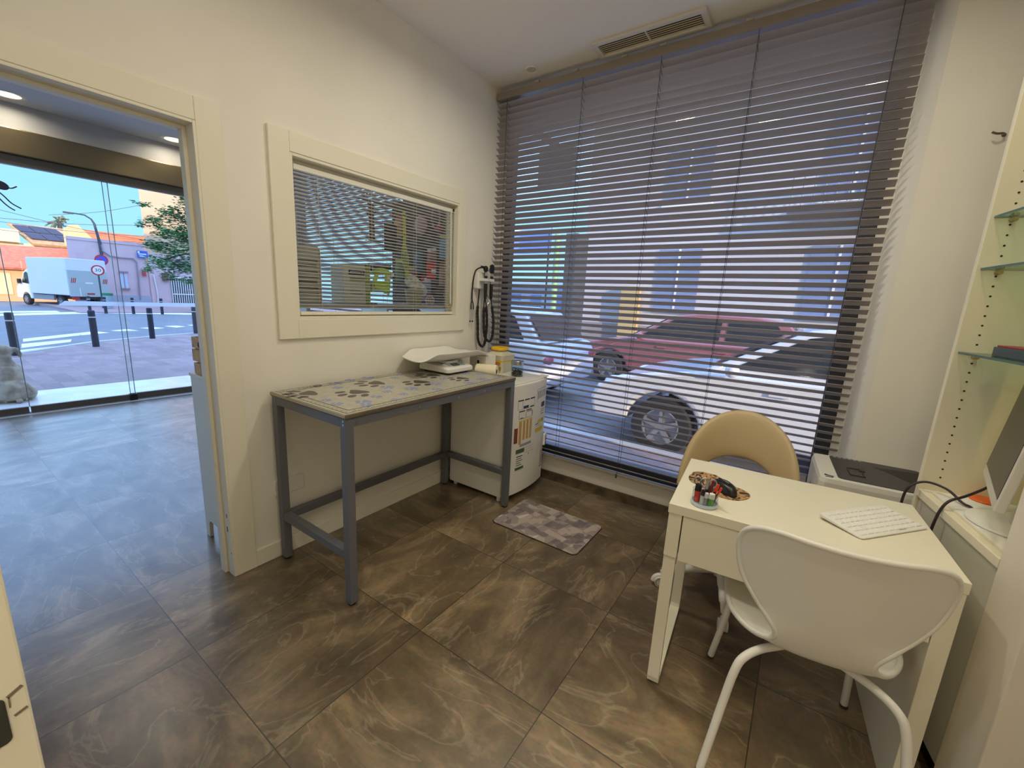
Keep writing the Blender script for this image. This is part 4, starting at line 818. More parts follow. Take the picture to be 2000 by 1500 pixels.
b = MB(); b.box(.05, -.50, 0, .065, 0, .10); b.build('toe_kick', BLK, su, False)
# the pier that closes the niche on this side
pier = MB(S4); pier.box(.0, -.655, 0, DEP + .25, -.502, H)
struct(pier.build('wall_pier', mat('pier_paint', (222, 214, 200), .6), bevel=.004), 'plastered pier on this side of the shelving niche')
GS = glass('shelf_glass', (226, 244, 236)); GE = mat('shelf_glass_edge', (84, 108, 100), .2)
BRS = mat('brass_pin', (170, 150, 108), .4, .6)
for z, lb in ((1.299, 'glass shelf with a dark box on it, lowest in the niche'), (1.576, 'empty glass shelf in the middle of the niche'), (1.738, 'glass shelf above the empty one in the niche')):
    gs = thing('glass_shelf', lb, 'shelf', tuple(S4 @ Vector((.17, -.25, z))), SR, None)
    MB(S4).box(.012, -.498, z, DEP - .005, -.002, z + .007).build('glass_board', GS, gs)
    MB(S4).box(.0105, -.498, z, .012, -.002, z + .007).box(.0105, -.002, z, DEP - .005, -.0012, z + .007).build('glass_edge', GE, gs)
    b = MB(S4)
    for x in (.052, DEP - .05):
        for y0, y1 in ((-.0005, -.022), (-.4995, -.478)): b.cyl((x, y0, z - .0075), (x, y1, z - .0075), .0072, n=14)
    b.build('shelf_pin', BRS, gs)
ib = thing('storage_box', 'dark grey box with a red top on the lowest glass shelf', 'box', tuple(S4 @ Vector((.12, -.16, 1.306))), SR)
MB(S4).box(.05, -.26, 1.3065, .20, -.10, 1.335).build('carton', mat('box_slate', (70, 78, 84), .5), ib, bevel=.002)
MB(S4).box(.055, -.255, 1.335, .195, -.105, 1.341).build('lid', mat('box_red', (150, 60, 54), .5), ib, bevel=.002)
bk = thing('document_folder', 'flat cream folder lying along the edge of the counter', 'folder', tuple(S4 @ Vector((.15, -.2, .80))), SR)
MB(S4).box(.024, -.49, .8005, .30, -.03, .8045).build('cover', mat('folder_cream', (228, 216, 186), .5), bk)
MB(S4).box(.026, -.485, .8047, .29, -.035, .8062).build('sheets', PAPER, bk)
od = thing('orange_disc', 'flat orange disc lying on the folder behind the monitor stand', 'disc', (2.72, 2.09, .807))
MB().lathe([(0, .0065), (.038, .0065), (.04, .003), (.038, .0), (0, .0)], (2.718, 2.088, .8066), 28).build('disc', mat('disc_orange', (224, 100, 34), .5), od)
# monitor
mn = thing('monitor', 'silver framed computer monitor with a dark screen standing in the niche', 'monitor', (2.73, 1.87, .807))
A_ = Vector((2.69, 2.065, .94)); B_ = Vector((2.613, 1.64, .94)); ux = (B_ - A_).normalized(); nx_ = Vector((ux.y, -ux.x, 0)); nx_ = nx_ if nx_.x < 0 else -nx_
upv = (Vector((0, 0, 1)) - nx_ * .10).normalized(); W_ = (B_ - A_).length; HM = .315
MX = Matrix(((ux.x, upv.x, nx_.x, A_.x), (ux.y, upv.y, nx_.y, A_.y), (ux.z, upv.z, nx_.z, A_.z), (0, 0, 0, 1)))
SIL = mat('monitor_silver', (206, 202, 194), .38)
b = MB(MX); b.box(0, -.028, -.022, W_, HM, 0); b.build('bezel', SIL, mn, bevel=.003)
b = MB(MX); b.box(.012, .006, -.001, W_ - .012, HM - .012, .0012); b.build('screen', mat('dark_screen', (34, 31, 30), .28), mn)
b = MB(MX); loft(b, [[(x, y, -.022) for x, y in rrect(.03, .0, W_ - .03, HM - .03, .02)], [(x, y, -.05) for x, y in rrect(.10, .05, W_ - .10, HM - .09, .02)]]); b.build('back_casing', SIL, mn, bevel=.004)
c_ = MX @ Vector((W_ / 2, .1, -.05))
b = MB(); b.tube(spline([(c_.x + .01, c_.y, c_.z + .02), (c_.x + .045, c_.y, c_.z - .05), (2.745, 1.868, .82)], 6), [.03] * 13, 12); b.build('neck', SIL, mn)
b = MB(); b.lathe([(0, 0), (.12, 0), (.124, .004), (.122, .010), (.06, .014), (0, .014)], (2.748, 1.868, .8065), 40); b.build('stand_base', WPLAS, mn)
# warm strip lamp under the niche top, behind the pier
ls = thing('strip_light', 'warm strip light fixed to the back of the shelving niche', 'lamp', tuple(S4 @ Vector((DEP - .02, -.40, 1.2))), SR)
MB(S4).box(DEP - .014, -.49, .86, DEP - .0005, -.47, 1.75).build('channel', WPLAS, ls)
MB(S4).box(DEP - .016, -.487, .87, DEP - .0138, -.473, 1.74).build('diffuser', mat('strip_diffuser', (255, 214, 150), .5, emit=9.0), ls)
hk = thing('wall_hook', 'small bent metal hook on the beige pier beside the shelving', 'hook', (2.64, 2.785, 2.175))
MB().tube(spline([(2.668, 2.784, 2.172), (2.66, 2.76, 2.172), (2.64, 2.752, 2.172), (2.625, 2.752, 2.18)], 6), .0045, 8).build('hook_arm', mat('hook_metal', (120, 104, 90), .4, .6), hk)
MB().cyl((2.668, 2.7845, 2.172), (2.668, 2.781, 2.172), .007).build('hook_plate', mat('hook_metal', (120, 104, 90)), hk)

# ================================================================== THE SHOP BEHIND THE WALL
un = thing('shop_cabinet', 'white cabinet with a notched side standing behind the doorway', 'cabinet', (-.31, 1.2, 0))
b = MB(); b.prism([(-.505, 0), (-.462, 0), (-.455, .085), (-.44, .105), (-.17, .105), (-.155, .085), (-.15, 0), (-.105, 0), (-.105, .935), (-.505, .935)], .862, .882, lambda a, c, h: (a, h, c)); b.build('side_panel', WHITE, un, bevel=.002)
b = MB(); b.prism([(-.505, 0), (-.462, 0), (-.455, .085), (-.44, .105), (-.17, .105), (-.155, .085), (-.15, 0), (-.105, 0), (-.105, .935), (-.505, .935)], 1.58, 1.60, lambda a, c, h: (a, h, c)); b.build('side_panel', WHITE, un, bevel=.002)
MB().box(-.512, .858, .936, -.102, 1.604, .953).build('top', WHITE, un, bevel=.002)
MB().box(-.50, .883, .12, -.485, 1.579, .93).build('front_panel', WHITE, un, bevel=.002)
MB().box(-.115, .883, .12, -.106, 1.579, .93).build('back_panel', WHITE, un)
cr_ = thing('wooden_crate', 'small slatted wooden crate with an oval grip hole on the shop cabinet', 'crate', (-.30, 1.02, .954))
WOOD = mat('pale_pine', (206, 164, 108), .6, noise=.10, nscale=22)
for k, (z0, z1, e_) in enumerate(((.955, 1.013, -.02), (1.022, 1.085, -.035), (1.092, 1.148, -.025))):
    x0 = -.445 + e_ * .6
    MB().box(x0, .868, z0, -.14, .876, z1).build('slat', WOOD, cr_, bevel=.002); MB().box(x0, 1.16, z0, -.14, 1.168, z1).build('slat', WOOD, cr_, bevel=.002)
    MB().box(x0, .877, z0, x0 + .008, 1.159, z1).build('slat', WOOD, cr_, bevel=.002)
b = MB()
for x in (-.42, -.16):
    for y in (.878, 1.14): b.box(x, y, .955, x + .02, y + .02, 1.14)
b.build('corner_post', WOOD, cr_)
b = MB(); b.prism(ell(-.34, 1.112, .042, .020), .8665, .8685, lambda a, c, h: (a, h, c)); b.build('grip_hole', mat('hole_brown', (74, 52, 34), .9), cr_)
MB().box(-.425, .88, .956, -.15, 1.155, .962).build('base_board', WOOD, cr_)

ds = thing('display_ledge', 'grey display ledge along the inner window on the shop side', 'shelf', (-.27, 1.85, 1.32))
MB().box(-.46, 1.12, 1.315, -.102, 2.60, 1.338).build('ledge_board', mat('ledge_grey', (176, 178, 180), .35), ds, bevel=.002)
b = MB()
for y in (1.3, 1.85, 2.4): b.prism([(-.1, 1.315), (-.40, 1.315), (-.1, 1.12)], y, y + .015, lambda a, c, h: (a, h, c))
b.build('bracket', STEEL, ds)
LZ = 1.3385
def lat(b, c, prof, n=28): return b.lathe(prof, c, n)
fc = thing('food_canister', 'tall grey food canister with dark lines of print on the display ledge', 'canister', (-.24, 1.40, LZ))
b = lat(MB(), (-.24, 1.40, LZ), [(0, 0), (.068, 0), (.07, .004), (.07, .29), (.06, .315), (0, .315)]); b.build('can', mat('can_grey', (176, 172, 158), .5), fc)
b = MB()
for k in range(7):
    z = LZ + .05 + k * .03; b.grid(lambda u, v, z=z, k=k: (-.24 + .0706 * math.cos(-1.5 + u * (1.9 - .1 * (k % 3))), 1.40 + .0706 * math.sin(-1.5 + u * (1.9 - .1 * (k % 3))), z + v * (.014 if k in (2, 5) else .007)), 14, 2)
b.build('print', mat('can_print', (74, 72, 66), .6), fc)
pb = thing('product_box', 'green and grey box with a black title bar on the display ledge', 'box', (-.23, 1.67, LZ))
MB().box(-.30, 1.585, LZ + .0005, -.17, 1.775, LZ + .235).build('carton', mat('carton_pale', (190, 192, 178), .5), pb, bevel=.002)
MB().box(-.302, 1.74, LZ + .002, -.1685, 1.777, LZ + .236).build('green_side', mat('carton_green', (138, 160, 62), .5), pb)
b = MB(); b.box(-.1695, 1.62, LZ + .175, -.1685, 1.735, LZ + .205); b.build('title_bar', INK, pb)
text('title_lettering', 'ADVANCE', .021, PWH, pb, face_frame((-.1682, 1.6775, LZ + .19), (1, 0, 0)), .0003)
b = MB(); b.box(-.1695, 1.63, LZ + .08, -.1687, 1.70, LZ + .084).box(-.1695, 1.63, LZ + .06, -.1687, 1.72, LZ + .064).box(-.1695, 1.63, LZ + .14, -.1687, 1.735, LZ + .16); b.build('print', mat('carton_olive', (124, 140, 96), .5), pb)
LIME = mat('lime_nylon', (176, 212, 40), .5)
hn = thing('pet_harness', 'lime green pet harness on a black stand on the display ledge', 'harness', (-.22, 1.93, LZ))
b = MB(); b.cyl((-.26, 1.84, LZ), (-.26, 1.84, LZ + .26), .006, n=10).cyl((-.26, 1.84, LZ), (-.26, 1.84, LZ + .006), .05, n=20).bar((-.26, 1.78, LZ + .22), (-.26, 2.02, LZ + .245), .012, .03).bar((-.26, 1.80, LZ + .235), (-.26, 1.96, LZ + .25), .05, .012); b.tube([(-.26, 1.815 + .03 * math.cos(k * .5236), LZ + .20 + .045 * math.sin(k * .5236)) for k in range(12)], .005, 6, closed=True); b.build('stand', BLK, hn)
def cur(u, v, y0, y1, z0, z1): return (-.20 - .06 * abs(u * 2 - 1) ** 2, y0 + (y1 - y0) * u, z0 + (z1 - z0) * v + .012 * math.sin(u * 6))
b = MB(); b.grid(lambda u, v: cur(u, v, 1.86, 2.02, LZ + .19, LZ + .225), 12, 4); b.grid(lambda u, v: cur(u, v, 1.845, 2.0, LZ + .075, LZ + .135), 12, 4); b.grid(lambda u, v: (-.203, 1.915 + u * .045 + .01 * v, LZ + .07 + v * .14), 4, 6); b.grid(lambda u, v: (-.22, 1.86 + .03 * u - .02 * math.sin(v * 3.14), LZ + .10 + v * .1), 3, 8); b.build('straps', LIME, hn, solid=.006)
b = MB(); b.box(-.199, 1.93, LZ + .165, -.19, 1.955, LZ + .185).box(-.199, 1.965, LZ + .19, -.19, 1.99, LZ + .205); b.build('buckle', PWH, hn)
pt_ = thing('planter_pot', 'olive pot holding a crumpled white bag on the display ledge', 'pot', (-.21, 2.19, LZ))
b = lat(MB(), (-.21, 2.19, LZ), [(0, 0), (.052, 0), (.068, .11), (.063, .11), (.05, .01), (0, .01)]); b.build('pot', mat('pot_olive', (146, 146, 112), .7), pt_)
bg_ = thing('plastic_bag', 'crumpled white bag with a red print leaning in the olive pot', 'bag', (-.21, 2.2, LZ + .1)); rr = random.Random(5)
b = MB(Matrix.Translation((-.21, 2.21, LZ + .135)) @ Matrix.Rotation(R(-32), 4, 'X')); jit = [[rr.uniform(-.008, .008) for _ in range(14)] for _ in range(20)]
b.grid(lambda u, v: ((.034 + jit[int(u * 19.9) % 20][min(13, int(v * 13))]) * math.sin(math.pi * v) ** .5 * math.cos(2 * math.pi * u), (.105 + jit[int(u * 19.9) % 20][min(13, int(v * 13))]) * -math.cos(math.pi * v) , (.05 + jit[int(u * 19.9) % 20][min(13, int(v * 13))]) * math.sin(math.pi * v) ** .5 * math.sin(2 * math.pi * u)), 20, 14, True, True); b.build('bag_film', mat('bag_white', (220, 222, 216), .45, noise=.25, nscale=26), bg_)
b = MB(); b.ball((-.17, 2.235, LZ + .185), .016, 12, 8, (.5, 1.2, .8)); b.build('print', mat('bag_red', (206, 66, 60), .5), bg_)
oo = thing('wire_ball', 'small pale lattice ball toy on the display ledge beside the olive pot', 'toy', (-.16, 2.30, LZ))
b = MB()
for k in range(6): a = k * math.pi / 6; b.tube([(-.16 + .034 * math.cos(q * .5236) * math.cos(a), 2.30 + .034 * math.cos(q * .5236) * math.sin(a), LZ + .036 + .034 * math.sin(q * .5236)) for q in range(12)], .0022, 5, closed=True)
for z in (-.018, 0, .018): r_ = math.sqrt(.034 ** 2 - z * z); b.tube([(-.16 + r_ * math.cos(q * .5236), 2.30 + r_ * math.sin(q * .5236), LZ + .036 + z) for q in range(12)], .0022, 5, closed=True)
b.build('lattice', mat('toy_rose', (222, 190, 176), .5), oo)
# display rack with hanging goods in the corner of the shop
dk = thing('display_rack', 'dark brown display panel with hooks in the corner of the shop', 'rack', (-.6, 2.70, 0))
MB().box(-1.04, 2.70, .3, -.12, 2.73, 2.20).build('back_panel', mat('rack_brown', (66, 50, 44), .6), dk)
MB().box(-1.04, 2.55, .0, -.12, 2.70, .30).build('plinth', mat('rack_brown', (66, 50, 44)), dk)
b = MB()
for z in (2.08, 1.86, 1.64, 1.42):
    for x in (-.92, -.72, -.52, -.32, -.2): b.cyl((x, 2.70, z), (x, 2.62, z), .003, n=6)
b.build('hook', STEEL, dk)
goods = [('pink looped cord toy hanging high on the brown display panel', 'toy', -.45, 2.03, (206, 140, 160), 'loop'), ('pale rose knitted toy hanging on the brown display panel', 'toy', -.62, 1.98, (188, 150, 156), 'blob'),
         ('blue packet hanging under the pink loop on the brown display panel', 'packet', -.36, 1.80, (86, 132, 160), 'pack'), ('red packet hanging near the wall on the brown display panel', 'packet', -.24, 1.80, (170, 44, 46), 'pack'),
         ('brown leather chew hanging on the brown display panel', 'chew', -.50, 1.70, (140, 96, 66), 'pack'), ('teal packet hanging on the brown display panel', 'packet', -.66, 1.70, (52, 92, 110), 'pack'),
         ('dark red packet low on the brown display panel', 'packet', -.72, 1.55, (112, 36, 40), 'pack'), ('tan chew strip low on the brown display panel', 'chew', -.36, 1.58, (150, 110, 80), 'pack'),
         ('grey packet low on the brown display panel', 'packet', -.56, 1.46, (120, 124, 140), 'pack'), ('crimson packet lowest on the brown display panel', 'packet', -.24, 1.44, (150, 30, 44), 'pack'),
         ('green packet at the free edge of the brown display panel', 'packet', -.9, 1.62, (84, 120, 60), 'pack'), ('ochre packet at the top free edge of the brown display panel', 'packet', -.92, 1.98, (168, 132, 72), 'pack')]
for i, (lb, ct_, x, z, c, kd) in enumerate(goods):
    m_ = mat('goods_%s' % ct_ + str(c[0]), c, .5); nm = {'toy': 'pet_toy', 'packet': 'snack_packet', 'chew': 'dog_chew'}[ct_]
    t = thing(nm, lb, ct_, (x, 2.65, z), 0, None)
    if kd == 'loop': MB().tube([(x + .045 * math.cos(k * .3142), 2.65, z + .085 * math.sin(k * .3142)) for k in range(20)], .008, 8, closed=True).build('loop', m_, t); MB().ball((x + .04, 2.65, z - .09), .022).build('knot', mat('goods_red_knot', (196, 60, 60), .6), t)
    elif kd == 'blob': MB().ball((x, 2.65, z), .07, 20, 12, (1, .5, 1.15)).build('body', m_, t); MB().tube([(x, 2.65, z + .075), (x, 2.66, z + .10)], .004, 6).build('hanger', BLK, t)
    else:
        b = MB(); b.grid(lambda u, v: (x - .055 + .11 * u, 2.66 - .022 * math.sin(math.pi * u) * math.sin(math.pi * v), z - .09 + .16 * v), 9, 9); b.grid(lambda u, v: (x - .055 + .11 * u, 2.66 + .012 * math.sin(math.pi * u) * math.sin(math.pi * v), z - .09 + .16 * v), 9, 9); b.build('pouch', m_, t)
        MB().box(x - .05, 2.655, z + .07, x + .05, 2.660, z + .095).build('header_card', mat('card_%d' % (i % 4), ((214, 208, 196), (60, 60, 64), (196, 180, 90), (150, 60, 60))[i % 4], .6), t)
rp = thing('treat_pouch', 'bright red pouch hanging on a cord from the thin rail above the white bag', 'pouch', (-.17, 2.32, 1.53))
b = MB(); b.grid(lambda u, v: (-.17 + .022 * math.sin(math.pi * u) * abs(math.sin(math.pi * v)) ** .6, 2.275 + .095 * u, 1.525 + .125 * v), 9, 11); b.grid(lambda u, v: (-.17 - .022 * math.sin(math.pi * u) * abs(math.sin(math.pi * v)) ** .6, 2.275 + .095 * u, 1.525 + .125 * v), 9, 11); b.build('foil', mat('pouch_red', (198, 44, 44), .35), rp)
b = MB(); b.box(-.150, 2.30, 1.57, -.1465, 2.345, 1.60); b.build('print', PWH, rp); MB().tube([(-.17, 2.322, 1.648), (-.17, 2.322, 1.957)], .0018, 6).build('cord', BLK, rp)
nk = mat('hook_rail', (110, 100, 96), .4, .5)
hr = thing('hanging_rail', 'thin dark rail hung across the shop side of the inner window', 'rail', (-.2, 1.9, 1.95))
b = MB(); b.tube([(-.17, 1.70, 1.965), (-.17, 2.38, 1.955)], .004, 8)
for y in (1.72, 2.36): b.tube([(-.10, y, 1.99), (-.17, y, 1.962)], .003, 6)
b.build('rail', nk, hr)
def hang(name, lb, ct_, loc): return thing(name, lb, ct_, loc)
bh = hang('dog_collar', 'dark brown collar set hanging from the thin rail behind the inner window', 'collar', (-.17, 1.79, 1.9))
b = MB(); b.bar((-.17, 1.79, 1.95), (-.17, 1.80, 1.74), .016, .03).bar((-.17, 1.765, 1.885), (-.17, 1.825, 1.90), .012, .016).bar((-.17, 1.755, 1.74), (-.17, 1.875, 1.735), .014, .012); b.build('strap', mat('strap_brown', (70, 52, 46), .6), bh)
b = MB(); b.tube([(-.165, 1.76 + .013 * math.cos(k * .628), 1.725 + .013 * math.sin(k * .628)) for k in range(10)], .003, 6, closed=True); b.build('ring', STEEL, bh)
lg = hang('dog_lead', 'yellow green lead with tassels hanging from the thin rail', 'lead', (-.17, 2.06, 1.8))
b = MB(); b.bar((-.17, 2.06, 1.95), (-.17, 2.065, 1.76), .010, .022)
for k in range(5): b.tube(spline([(-.17, 2.055 + .004 * k, 1.76), (-.17, 2.04 + .014 * k, 1.66), (-.165, 2.065 + .008 * k, 1.56)], 5), .003, 5)
b.ball((-.168, 2.085, 1.545), .018); b.bar((-.17, 2.04, 1.93), (-.17, 2.085, 1.925), .01, .012).bar((-.17, 2.045, 1.80), (-.17, 2.09, 1.795), .01, .012); b.build('cord', mat('lead_lime', (186, 196, 60), .6), lg)
bc = hang('carrier_bag', 'black mesh pouch hanging from the thin rail behind the yellow green lead', 'bag', (-.22, 2.0, 1.7))
b = MB(); b.tube([(-.19, 2.02, 1.95), (-.24, 2.02, 1.86)], .004, 6); b.grid(lambda u, v: (-.26 + .03 * math.cos(2 * math.pi * u), 2.02 + .05 * math.sin(2 * math.pi * u), 1.70 + .17 * v), 16, 4, True, True); b.build('mesh_body', BLK, bc)

# ================================================================== OUTSIDE
def gz(x): return -.15 if x > -10 else -.15 - (-10 - x) * .0098
def gnd(u, v, up=0.0):
    p = at(u, v, 2, -.15 + up)
    for _ in range(12): p = at(u, v, 2, gz(p.x) + up)
    return p
ASPH = mat('asphalt', (116, 118, 124), .75, noise=.06, nscale=1.5)
b = MB(); xs = [40, -10, -40, -110]
for xa, xb in zip(xs[:-1], xs[1:]): b.add([(xa, -60, gz(xa)), (xb, -60, gz(xb)), (xb, 60, gz(xb)), (xa, 60, gz(xa))], [(0, 3, 2, 1)])
struct(b.build('street', ASPH), 'grey asphalt street outside')
PAVE = tile_mat('paving', 0, 0, .40, .20, (140, 118, 118), (150, 130, 130), (122, 104, 106), .75, .3, 0)
swp = [(-4.53, -30), (-10, -30), (-10.0, 1.0), (-10.3, 1.3), (-11.67, 2.6), (-12.6, 4.2), (-13.05, 5.35), (-13.2, 6.6), (-12.2, 7.4), (-10, 7.2), (-7.5, 4.7), (-6.5, 4.35), (30, 4.35), (30, 3.01), (-4.53, 3.01)]
struct(MB().prism(swp, -.149, -.05).build('sidewalk', PAVE), 'pinkish paved sidewalk around the corner')
CURB = mat('curb_stone', (182, 182, 184), .7)
b = MB()
for p, q in zip(swp[1:12], swp[2:13]): b.bar((p[0], p[1], -.092), (q[0], q[1], -.092), .14, .10)
struct(b.build('curb', CURB), 'pale curb stones along the sidewalk')
struct(MB().box(-5.75, -8, -.0495, -4.54, 3.0, -.012).build('doorstep', mat('pale_marble', (226, 226, 224), .25, noise=.04, nscale=4), bevel=.006), 'pale marble step before the glass shop front')
struct(MB().box(-4.52, -12, -.15, -4.46, -4.0, 3.2).build('facade', mat('facade_render', (196, 186, 176), .8)), 'street wall beside the shop front')
struct(MB().box(-4.6, -11, 3.16, 9, 3.02, 14.7).build('facade', mat('facade_render', (196, 186, 176))), 'unseen upper storeys added above the rooms to shade the street')  # mass added out of view, sized for where its shadow falls
RM = mat('road_paint', (226, 228, 232), .7)
b = MB()
def patch(pts, h=.004): b.add([(p[0], p[1], gz(p[0]) + h) for p in pts], [tuple(range(len(pts)))])
for uv in (((45, 662), (150, 651), (158, 655), (45, 668)), ((42, 672), (140, 663), (138, 668), (42, 680)), ((40, 684), (230, 664), (240, 667), (40, 692)), ((150, 651), (184, 647), (214, 650), (160, 655)), ((215, 646), (248, 643), (272, 646), (230, 647)), ((272, 641), (300, 639), (322, 641), (300, 643)), ((320, 637), (345, 636), (362, 638), (345, 640)), ((365, 635), (390, 634), (396, 636), (372, 636)),
           ((0, 608), (110, 607), (118, 610), (0, 611)), ((0, 613), (160, 609), (200, 612), (0, 617)), ((150, 608), (390, 612), (390, 615), (150, 611))): patch([gnd(*q) for q in uv])
struct(b.build('road_marking', RM), 'white zebra bars and dashes painted on the street')
FSW = mat('far_sidewalk', (160, 136, 138), .8)
b = MB(); y0, y1 = 5.5, 26; b.box(-41, y0, gz(-34) - .1, -28.5, y1, gz(-30) + .08)
struct(b.build('sidewalk', FSW), 'sidewalk across the street before the pink house')
BOL = mat('bollard_black', (44, 44, 58), .5); BAND = mat('bollard_band', (206, 208, 214), .4)
def bollard(p, lb, r_=.062, h=.80):
    t = thing('bollard', lb, 'bollard', tuple(p), 0, 'black street bollards')
    lat(MB(), p, [(r_, 0), (r_, h - .02), (r_ * .85, h), (0, h)], 16).build('post', BOL, t); lat(MB(), p, [(r_ + .003, h * .80), (r_ + .003, h * .83)], 16).build('band', BAND, t)
for (u, v), lb in (((188, 677), 'black white-banded bollard between the stone dog and the pane joint'), ((298, 661), 'black bollard right of the pane joint of the glass front'), ((383, 651), 'black bollard close to the door casing'), ((32, 694), 'black bollard behind the stone dog')):
    p = at(u, v, 2, -.05); bollard(p, lb)
for (u, v), lb in (((176, 607), 'far bollard behind the truck across the street'), ((207, 609), 'far bollard below the speed sign across the street'), ((261, 610), 'far bollard before the small window of the pink house'), ((317, 611), 'far bollard before the gate of the pink house')):
    p = gnd(u, v, .1); bollard(Vector((p.x, p.y, gz(p.x) + .02)), lb, .07, .85)

# stone dog
dg = thing('stone_dog', 'sitting stone dog figure seen from behind outside the glass front', 'statue', (-5.25, .62, -.012))
b = MB(); B_D = (-5.27, .64)
def db(x, y, z, r_, s_): b.ball((B_D[0] + x, B_D[1] + y, z - .012), r_, 20, 12, s_)
db(.05, 0, .13, .15, (1.1, 1.1, .9)); db(.0, 0, .27, .125, (1, .95, 1.2)); db(-.04, 0, .39, .088, (1, .95, 1.2)); db(-.06, 0, .47, .060, (1, .95, 1.2)); db(-.07, 0, .575, .082, (1.1, .95, .92)); db(-.16, 0, .555, .045, (1.6, .85, .85)); db(-.06, 0, .52, .056, (1, 1, 1))
db(.02, .135, .09, .085, (1.5, .8, 1.0)); db(.02, -.135, .09, .085, (1.5, .8, 1.0)); db(-.1, .17, .035, .04, (2.0, 1, .8)); db(-.1, -.17, .035, .04, (2.0, 1, .8)); db(-.08, .075, .345, .055, (1, 1, 1.3)); db(-.08, -.075, .345, .055, (1, 1, 1.3))
for s_ in (-1, 1):
    for k in range(8): db(-.15 - .004 * k, s_ * .085, .30 - .038 * k, .036, (1, 1, 1.1))
    db(-.2, s_ * .09, .025, .038, (1.5, 1, .7)); db(-.06, s_ * .088, .59, .028, (.9, 1.2, .9)); db(-.06, s_ * .112, .562, .027, (.8, .9, 1.3)); db(-.06, s_ * .122, .53, .027, (.8, .8, 1.5))
db(.2, .03, .025, .026, (1.9, 1.2, .9))
o_ = b.build('body', mat('weathered_stone', (172, 160, 142), .9, noise=.2, nscale=11, bump=.25, bscale=40), dg)
q = o_.modifiers.new('join', 'REMESH'); q.mode = 'VOXEL'; q.voxel_size = .009; q.use_smooth_shade = True; q = o_.modifiers.new('soften', 'SMOOTH'); q.iterations = 7; q.factor = .5

# truck
TO = Vector((-35.3, 7.34, gz(-36))); TR_ = R(196.5)
tk = thing('delivery_truck', 'white box truck with a grey tail lift parked across the street', 'truck', tuple(TO), TR_)
TW = mat('truck_white', (226, 228, 234), .35); TG = mat('tail_lift_grey', (178, 190, 188), .5); TIRE = mat('tire', (34, 34, 38), .8); RIM = mat('rim_silver', (160, 164, 172), .35, .6); CARG = mat('car_glass', (30, 36, 44), .12)
MB().box(.12, -1.03, .78, 4.1, 1.03, 3.02).build('cargo_box', TW, tk, False, bevel=.03)
MB().box(.0, -1.02, .72, .10, 1.02, 2.3).build('tail_lift', TG, tk, False, bevel=.01)
MB().box(.06, -1.02, 2.31, .12, 1.02, 3.0).build('rear_header', TW, tk, False)
cab = MB(); cab.prism([(4.12, .42), (4.12, 2.25), (4.42, 2.28), (4.75, 2.12), (5.25, 1.42), (5.75, 1.18), (5.86, .95), (5.88, .42), (5.28, .42), (5.24, .62), (5.05, .78), (4.86, .80), (4.65, .76), (4.48, .62), (4.44, .42)], -.95, .95, lambda a, c, h: (a, h, c)); cb_ = cab.build('cab', TW, tk, False, bevel=.05)
for s_ in (-1, 1): MB().prism([(4.3, 1.35), (4.3, 2.05), (4.5, 2.12), (4.68, 2.02), (5.08, 1.42)], s_ * .952, s_ * .957, lambda a, c, h: (a, h, c)).build('side_window', CARG, cb_, False)
b = MB(); b.add([(4.80, -.85, 2.08), (4.80, .85, 2.08), (5.28, .88, 1.42), (5.28, -.88, 1.42)], [(0, 1, 2, 3)]); b.build('windscreen', CARG, cb_, False, solid=.01)
for s_ in (-1, 1): MB().box(4.95, s_ * 1.1 - .09, 1.35, 5.1, s_ * 1.1 + .09, 1.65).build('mirror', BLK, cb_, False, bevel=.03)
MB().box(.3, -.7, .55, 4.6, .7, .76).build('chassis', mat('chassis_dark', (58, 60, 66), .7), tk, False)
for s_ in (-1, 1): MB().box(2.0, s_ * .85 - .06, .42, 4.1, s_ * .85 + .06, .74).build('side_guard', mat('guard_grey', (150, 156, 158), .6), tk, False)
def wheel(par, x, y, z, r_, w, out, name='wheel'):
    t_ = MB().lathe([(r_ * .62, -w / 2), (r_ * .95, -w / 2), (r_, -w * .35), (r_, w * .35), (r_ * .95, w / 2), (r_ * .62, w / 2)], (x, y, z), 28, (0, out, 0)).build(name, TIRE, par, False)
    b = MB(); b.lathe([(r_ * .66, w * .46), (r_ * .58, w * .50), (r_ * .56, w * .22), (r_ * .16, w * .22), (r_ * .14, w * .46), (0, w * .46)], (x, y, z), 28, (0, out, 0))
    for k in range(5):
        a = k * 2 * math.pi / 5 + .3; b.bar((x + math.cos(a) * r_ * .12, y + out * w * .42, z + math.sin(a) * r_ * .12), (x + math.cos(a) * r_ * .6, y + out * w * .44, z + math.sin(a) * r_ * .6), w * .12, r_ * .16)
    b.build('rim', RIM, t_, False)
for x in (1.25, 4.86):
    for s_ in (-1, 1): wheel(tk, x, s_ * .86, .36, .36, .24, s_)
for s_ in (-1, 1): MB().box(-.02, s_ * .78 - .17, .52, .06, s_ * .78 + .17, .68).build('tail_light', mat('tail_red', (190, 40, 44), .3), tk, False, bevel=.01)
b = MB()
for s_ in (-1, 1):
    for k in range(3): b.add([(-.004, s_ * .82 - .12 + k * .09, 1.55), (-.004, s_ * .82 - .07 + k * .09, 1.55), (-.004, s_ * .82 - .13 + k * .09, 1.85), (-.004, s_ * .82 - .18 + k * .09, 1.85)], [(0, 1, 2, 3)])
b.build('warning_stripe', mat('stripe_red', (190, 60, 60), .5), tk, False, solid=.004)
b = MB(); b.box(-.03, -.28, .72, .0, .28, 1.0); b.build('plate_holder', TG, tk, False); b = MB(); b.box(-.035, -.2, .84, -.029, .2, .95); b.build('number_plate', mat('plate_red', (170, 60, 66), .5), tk, False)
